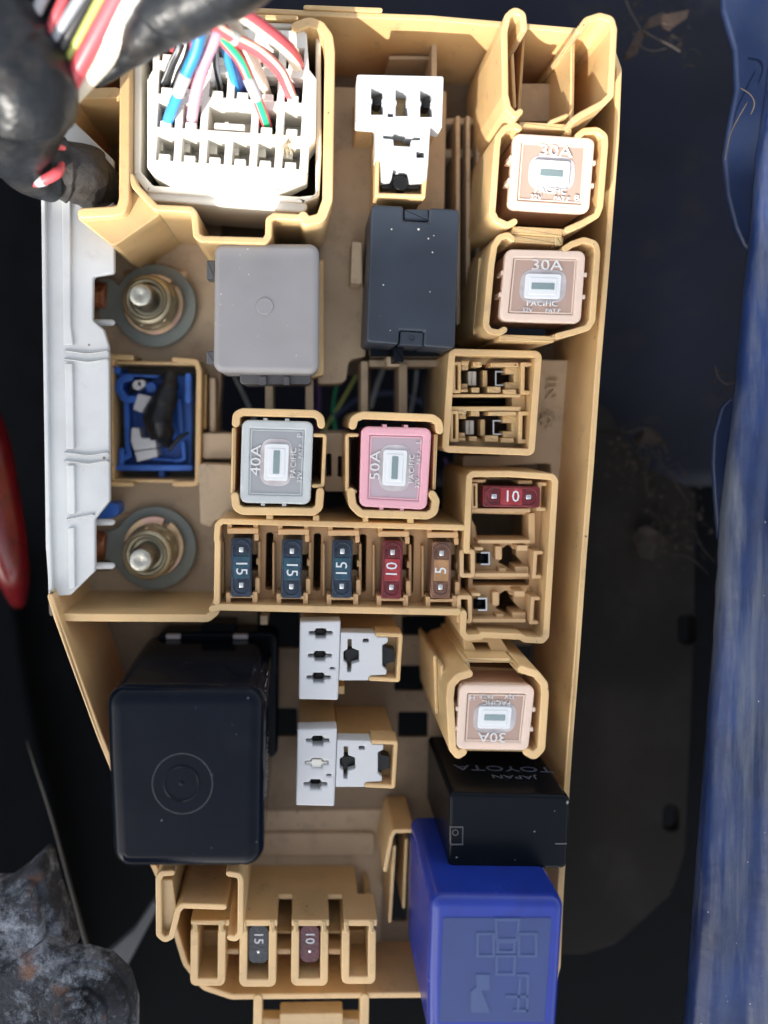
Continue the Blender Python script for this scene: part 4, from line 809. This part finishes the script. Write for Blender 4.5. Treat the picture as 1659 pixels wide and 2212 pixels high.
m = MB(); m.lathe(392.5, 1692, 112, [(37, 111), (37, 113.5), (34, 114), (30, 110), (28, 109.5), (12, 109.6), (6, 112), (2, 113)], 40); m.build('dimple', BLACKG, R3c, bevel=0)
m = MB(); m.wall([(394+65*math.cos(a*math.pi/24), 1693+65*math.sin(a*math.pi/24)) for a in range(48)], 1.2, 112.7, 110, closed=True); m.build('ring_mark', mat('scuffed_black', (.06, .06, .07), .5), R3c, bevel=0)
m = MB()
for a in ((300, 336), (455, 490)):        # two ribs down the case's upper wall
    m.prism([(a[0], 1475), (a[1], 1475), (a[1], 1490), (a[0], 1490)], 60, -300)
m.build('guide_rib', BLACKG, R3, bevel=2)
m = MB(); m.box(358, 1371, 390, 1381, -240, -262, 3); m.box(503, 1371, 536, 1381, -240, -262, 3); m.build('catch', mat('painted_highlight', (.45, .45, .48), .35), R3, bevel=2)  # pale tabs paint two white highlights on the rear face
m = MB(); m.box(436, 1348, 508, 1372, -260, -330, 3); m.build('socket_lip', BLACKD, R3)
rnd = random.Random(3)
PRT = mat('faint_grey_print', (.16, .16, .17), .4)
def sidetext(s, p, right, up, size, par, m=PRT, sx=1):
    r = Vector(right).normalized(); u = Vector(up).normalized(); n = r.cross(u)
    M = Matrix.Translation(p)@Matrix((r, u, n)).transposed().to_4x4()
    text(s, 0, 0, 0, size, 0, m, par, 'print', .6, sx, M)
# print on the right-hand flank of the big relay: the wall leans away from the camera, letters run down the case
rx_w = P(570, 1640, 112).x
m = MB()
for k in range(26):
    yy = 1500+k*10; zz0 = 60-k*.5; ln = rnd.uniform(14, 34) if k % 4 else 60
    yw = -U*(yy-NY)*.935; x0 = rx_w-.00001
    for (za, zb_) in ((zz0, zz0-ln), (zz0-75, zz0-75-ln*.7)):
        m._add([Vector((x0+U*1.0, yw, U*za)), Vector((x0+U*1.0, yw-U*3.0, U*za)), Vector((x0+U*1.0, yw-U*9, U*zb_)), Vector((x0+U*1.0, yw-U*6, U*zb_)),
                Vector((x0-U*.5, yw, U*za)), Vector((x0-U*.5, yw-U*3.0, U*za)), Vector((x0-U*.5, yw-U*9, U*zb_)), Vector((x0-U*.5, yw-U*6, U*zb_))], [(0, 1, 2, 3), (4, 7, 6, 5), (0, 4, 5, 1), (1, 5, 6, 2), (2, 6, 7, 3), (3, 7, 4, 0)])
m.build('print', PRT, R3c, bevel=0)
R4 = thing('relay', 'black relay with faded upside-down lettering below the orange fuse', 'relay', P(1080, 1680, -290))
m = MB(); m.prism(roundpoly([(971, 1712), (1233, 1719), (1225, 1878), (969, 1877)], 13, 4), 18, -290); R4c = m.build('case', BLACKD, R4, bevel=9, seg=3)
m = MB(); m.ring(972, 1786, 1001, 1826, 2.5, 20, 5); m.wall([(984+6*math.cos(a*math.pi/8), 1799+6*math.sin(a*math.pi/8)) for a in range(16)], 1.6, 20.5, 10, closed=True); m.wall([(1200, 1823), (1224, 1823)], 2, 20, 5); m.build('catch_mark', mat('worn_edge', (.07, .07, .075), .4), R4c, bevel=0)
m = MB(); m.prism(roundpoly([(958, 1700), (972, 1700), (972, 1790), (958, 1790)], 4), -120, -290); m.box(958, 1640, 990, 1720, -200, -300); m.build('base', BLACKD, R4, bevel=4)
ytop = P(1100, 1715.5, 18).y+.00004
PRB = mat('faded_blue_grey_print', (.10, .12, .17), .4)
for s_, xx, zz, sz, sx_ in [('TOYOTA', 1076, -105, 27, 1.45), ('JAPAN', 1088, -62, 17, 1.5)]:
    sidetext(s_, Vector(((xx-NX)*U*1.09, ytop+.00002, zz*U)), (-1, .027, 0), (0, 0, -1) if False else (0, 0, 1), sz, R4c, PRB, sx_)
R5 = thing('relay', 'royal blue relay with faint symbols on its top, bottom right', 'relay', P(1060, 2060, -200))
m = MB(); m.prism(roundpoly([(932, 1937), (1222, 1941), (1212, 2110), (1202, 2262), (926, 2262), (926, 2110)], [26, 26, 0, 26, 26, 0], 6), 130, -200); R5c = m.build('case', BLUER, R5, bevel=20, seg=5)
def z9(x, y): return (892+x*.2184, 1895.2+y*.2184)
m = MB(); m.prism(roundpoly([z9(300, 400), z9(1370, 400), z9(1300, 1430), z9(262, 1430)], 4), 131.5, 128); m.build('top_panel', BLUERF, R5c, bevel=.8)
m = MB()
for l, cl in (([(640, 560), (800, 560), (800, 780), (640, 780)], True), ([(1050, 560), (1220, 560), (1220, 780), (1050, 780)], True), ([(820, 420), (1050, 420), (1030, 620), (830, 620)], True), ([(840, 640), (1010, 640), (1000, 740), (840, 740)], True), ([(830, 780), (1010, 780), (1000, 960), (830, 960)], True)):
    m.wall([z9(*p) for p in l], 6, 133, 130, closed=cl)
m.prism([z9(*p) for p in ((620, 960), (760, 960), (760, 1120), (680, 1120), (770, 1340), (570, 1340), (570, 1130), (630, 1080))], 133, 130)
for l in ([(1040, 970), (1140, 970), (1130, 1320)], [(1000, 1320), (1140, 1320)], [(930, 1180), (1130, 1180)], [(1060, 1000), (1040, 1300)]): m.wall([z9(*p) for p in l], 6, 133, 130)
m.build('symbol', mat('pale_blue_dust', (.037, .068, .185), .5), R5c, bevel=.6)

# ================================================================ cartridge fuses
def pal(label, q, z, rim_m, body_m, lens_m, main, corner, group='square cartridge fuses', ang=0):
    # q = corners TL,TR,BR,BL as seen with the lettering upright
    def B(u, v): a = Vector(q[0])*(1-u)+Vector(q[1])*u; b = Vector(q[3])*(1-u)+Vector(q[2])*u; p = a*(1-v)+b*v; return (p.x, p.y)
    def R(u0, v0, u1, v1): return [B(u0, v0), B(u1, v0), B(u1, v1), B(u0, v1)]
    W = (Vector(q[1])-Vector(q[0])).length; Hh = (Vector(q[3])-Vector(q[0])).length
    rot = math.degrees(math.atan2(-(q[1][1]-q[0][1]), q[1][0]-q[0][0]))
    t = thing('cartridge_fuse', label, 'fuse', P(*B(.5, .5), z-180), group)
    fx, fy = 5/W, 5/Hh
    m = MB(); m.prism(roundpoly(R(fx, fy, 1-fx, 1-fy), 8), z-24, z-180); m.build('body', body_m, t, bevel=2)
    m = MB(); k = 10; m.wall([B(k/W, k/Hh), B(1-k/W, k/Hh), B(1-k/W, 1-k/Hh), B(k/W, 1-k/Hh)], 19, z, z-23, r=6, closed=True); rimo = m.build('clear_rim', rim_m, t, bevel=5, seg=3)
    m = MB(); m.prism(R(19/W, 19/Hh, 1-19/W, 1-19/Hh), z-4, z-12); win = m.build('window', lens_m, t, bevel=1)
    m = MB(); m.wall([B(22/W, 22/Hh), B(1-22/W, 22/Hh), B(1-22/W, 1-22/Hh), B(22/W, 1-22/Hh)], 3, z-2, z-6, closed=True); m.build('inner_rim', rim_m, win, bevel=.6)
    for s in (0, 1):
        for (a, b) in ((.30, .36), (.60, .66)):
            u = 1-1.5/W if s else 1.5/W; m = MB(); m.prism([B(u-6/W, a), B(u+6/W, a), B(u+6/W, b), B(u-6/W, b)], z-3, z-50); m.build('catch', rim_m, rimo, bevel=1)
    for (a, b) in ((.24, .44), (.58, .76)):
        for vv in (.035, .965):
            m = MB(); m.prism(R(a, vv-.022, b, vv+.022) if W > Hh*0 else None, z-23.6, z-40); m.build('blade', mat_brass, t, bevel=1)
    m = MB(); m.prism([B(.5+.285*abs(math.cos(a_*.2094))**.6*(1 if math.cos(a_*.2094) > 0 else -1), .5+.235*abs(math.sin(a_*.2094))**.6*(1 if math.sin(a_*.2094) > 0 else -1)) for a_ in range(30)], z-2.8, z-6); m.build('glow_patch', HALO, win, bevel=1)
    m = MB(); m.prism(roundpoly(R(.28, .33, .72, .67), 6), z+3, z-6); m.prism(roundpoly(R(.33, .38, .67, .62), 4), z+4.5, z-6); boss = m.build('boss', FROST, t, bevel=2)
    m = MB(); m.prism(roundpoly(R(.36, .455, .64, .545), 2), z+6, z+2); m.build('fuse_link', LINK, boss, bevel=.8)
    sz = Hh*.15
    text(main, *B(.52, .22), z-4, sz, rot, EMB, win, 'rating', 4, 1.25); text('PACIFIC', *B(.5, .74), z-4, sz*.52, rot, EMB, win, 'lettering', 3.5, 1.1, thick=.01)
    text('32V', *B(.33, .835), z-4, sz*.42, rot, EMB, win, 'lettering', 3.5, 1.1, thick=.01); text('PAT.P', *B(.64, .835), z-4, sz*.36, rot, EMB, win, 'lettering', 3.5, 1.1, thick=.01)
    if corner: text(corner, *B(.825, .82), z-4, sz*.55, rot, EMB, win, 'lettering', 3.5, 1.1)
mat_brass = mat('brass_blade', (.45, .36, .16), .3, .9, var=.3)
pal('orange tinted 30A fuse in the upper sunlit tower', [(1110, 286), (1287, 297), (1274, 461), (1097, 450)], 22, PEACH, PEACHB, PEACHL, '30A', 'B')
pal('orange tinted 30A fuse in the tower below the sunlit one', [(1093, 537), (1267, 541), (1256, 700), (1077, 694)], 14, PEACH, PEACHB, PEACHL, '30A', '')
q = [(522, 906), (678, 910), (671, 1091), (517, 1087)]; pal('clear 40A fuse with sideways lettering', [q[3], q[0], q[1], q[2]], 12, CLEARC, CLEARB, CLEARL, '40A', 'P')
q = [(780, 920), (934, 924), (923, 1103), (775, 1095)]; pal('pink 50A fuse with sideways lettering', [q[3], q[0], q[1], q[2]], 12, PINKC, PINKB, PINKL, '50A', 'L')
q = [(992, 1479), (1158, 1481), (1142, 1623), (984, 1620)]; pal('orange tinted 30A fuse turned upside down above the lettered black relay', [q[2], q[3], q[0], q[1]], 44, PEACH, PEACHB, PEACHL, '30A', 'H')
# ================================================================ blade fuses
def mini(label, cx_, cy_, L, Wd, ang, mm, num, z=-46, full=True, group='small blade fuses'):
    # ang: direction of reading in degrees (0 = left to right)
    a = math.radians(ang); ru = Vector((math.cos(a), -math.sin(a))); rv = Vector((math.sin(a), math.cos(a)))   # layout y runs down
    def B(u, v): p = Vector((cx_, cy_))+ru*u+rv*v; return (p.x, p.y)
    def R(u0, v0, u1, v1): return [B(u0, v0), B(u1, v0), B(u1, v1), B(u0, v1)]
    mmc = MINIC.get(mm.name, mm)
    t = thing('blade_fuse', label, 'fuse', P(cx_, cy_, z-110), group)
    m = MB(); m.prism(roundpoly(R(-L/2, -Wd/2, L/2, Wd/2), 6 if full else 16), z, z-110); m.build('body', mm, t, bevel=2.5, seg=3)
    if full:
        m = MB(); m.wall(R(-L/2+6, -Wd/2+4, L/2-6, Wd/2-4), 4, z+3.4, z-3, r=17, closed=True, n=6); m.build('end_ridge', mm, t, bevel=1.2)
        m = MB(); m.prism(roundpoly(R(-L*.19, -Wd/2+3, L*.19, Wd/2-3), 3), z+3, z-3); rdg = m.build('number_panel', mmc, t, bevel=1.5)
        for s in (-1, 1):
            m = MB(); m.prism(R(s*L*.30-6, -5, s*L*.30+6, 5), z+2, z-4); m.build('test_point', STEEL, t, bevel=1.5)
            m = MB(); m.ring(0, 0, 1, 1, .1, 0, -1) if False else m.wall(R(s*L*.30-9, -8, s*L*.30+9, 8), 2, z+1.8, z-2, closed=True); m.build('test_point_rim', mm, t, bevel=.5)
        text('PAT', *B(L*.30, -Wd/2+8), z, 5.5, ang, mm, t, 'lettering', 2, thick=.02); text('32V', *B(-L*.30, Wd/2-8), z, 5.5, ang, mm, t, 'lettering', 2, thick=.02); text('FIC', *B(-L*.30, -Wd/2+8), z, 5.5, ang, mm, t, 'lettering', 2, thick=.02)
        text(num, *B(0, 0), z+3, 25 if len(num) < 3 else 20, ang, EMBD, rdg, 'rating', 1.5, 1.0)
    else:
        text(num, *B(-L*.17, 0), z, 20, ang, EMBD, t, 'rating', 1.5, 1.0); m = MB(); m.prism(R(L*.2-3, -3, L*.2+3, 3), z+1.5, z-2); m.build('test_point', STEEL, t, bevel=.8)
mini('blue 15 fuse at the left end of the fuse row', 521, 1226, 128, 45, -90, MINI['blue'], '15')
mini('blue 15 fuse second in the row, number reading downward', 630, 1229, 128, 45, -91, MINI['blue'], '15')
mini('blue 15 fuse in the middle of the row, number reading upward', 739, 1229, 126, 44, 89, MINI['blue'], '15')
mini('red 10 fuse between the blue and tan ones in the row', 847, 1231, 126, 44, 88, MINI['red'], '10')
mini('tan 5 fuse at the right end of the row', 953, 1232, 122, 43, 88, MINI['tan'], '5')
mini('red 10 fuse lying sideways in the right-hand carrier', 1105, 1073, 124, 46, -1, MINI['red'], '10')
mini('dull blue 15 fuse standing in the bottom slots', 558, 2040, 84, 46, -90, MINI['dull'], '15', z=-128, full=False)
mini('wine red 10 fuse standing in the bottom slots', 669, 2039, 82, 44, -90, MINI['wine'], '10', z=-128, full=False)
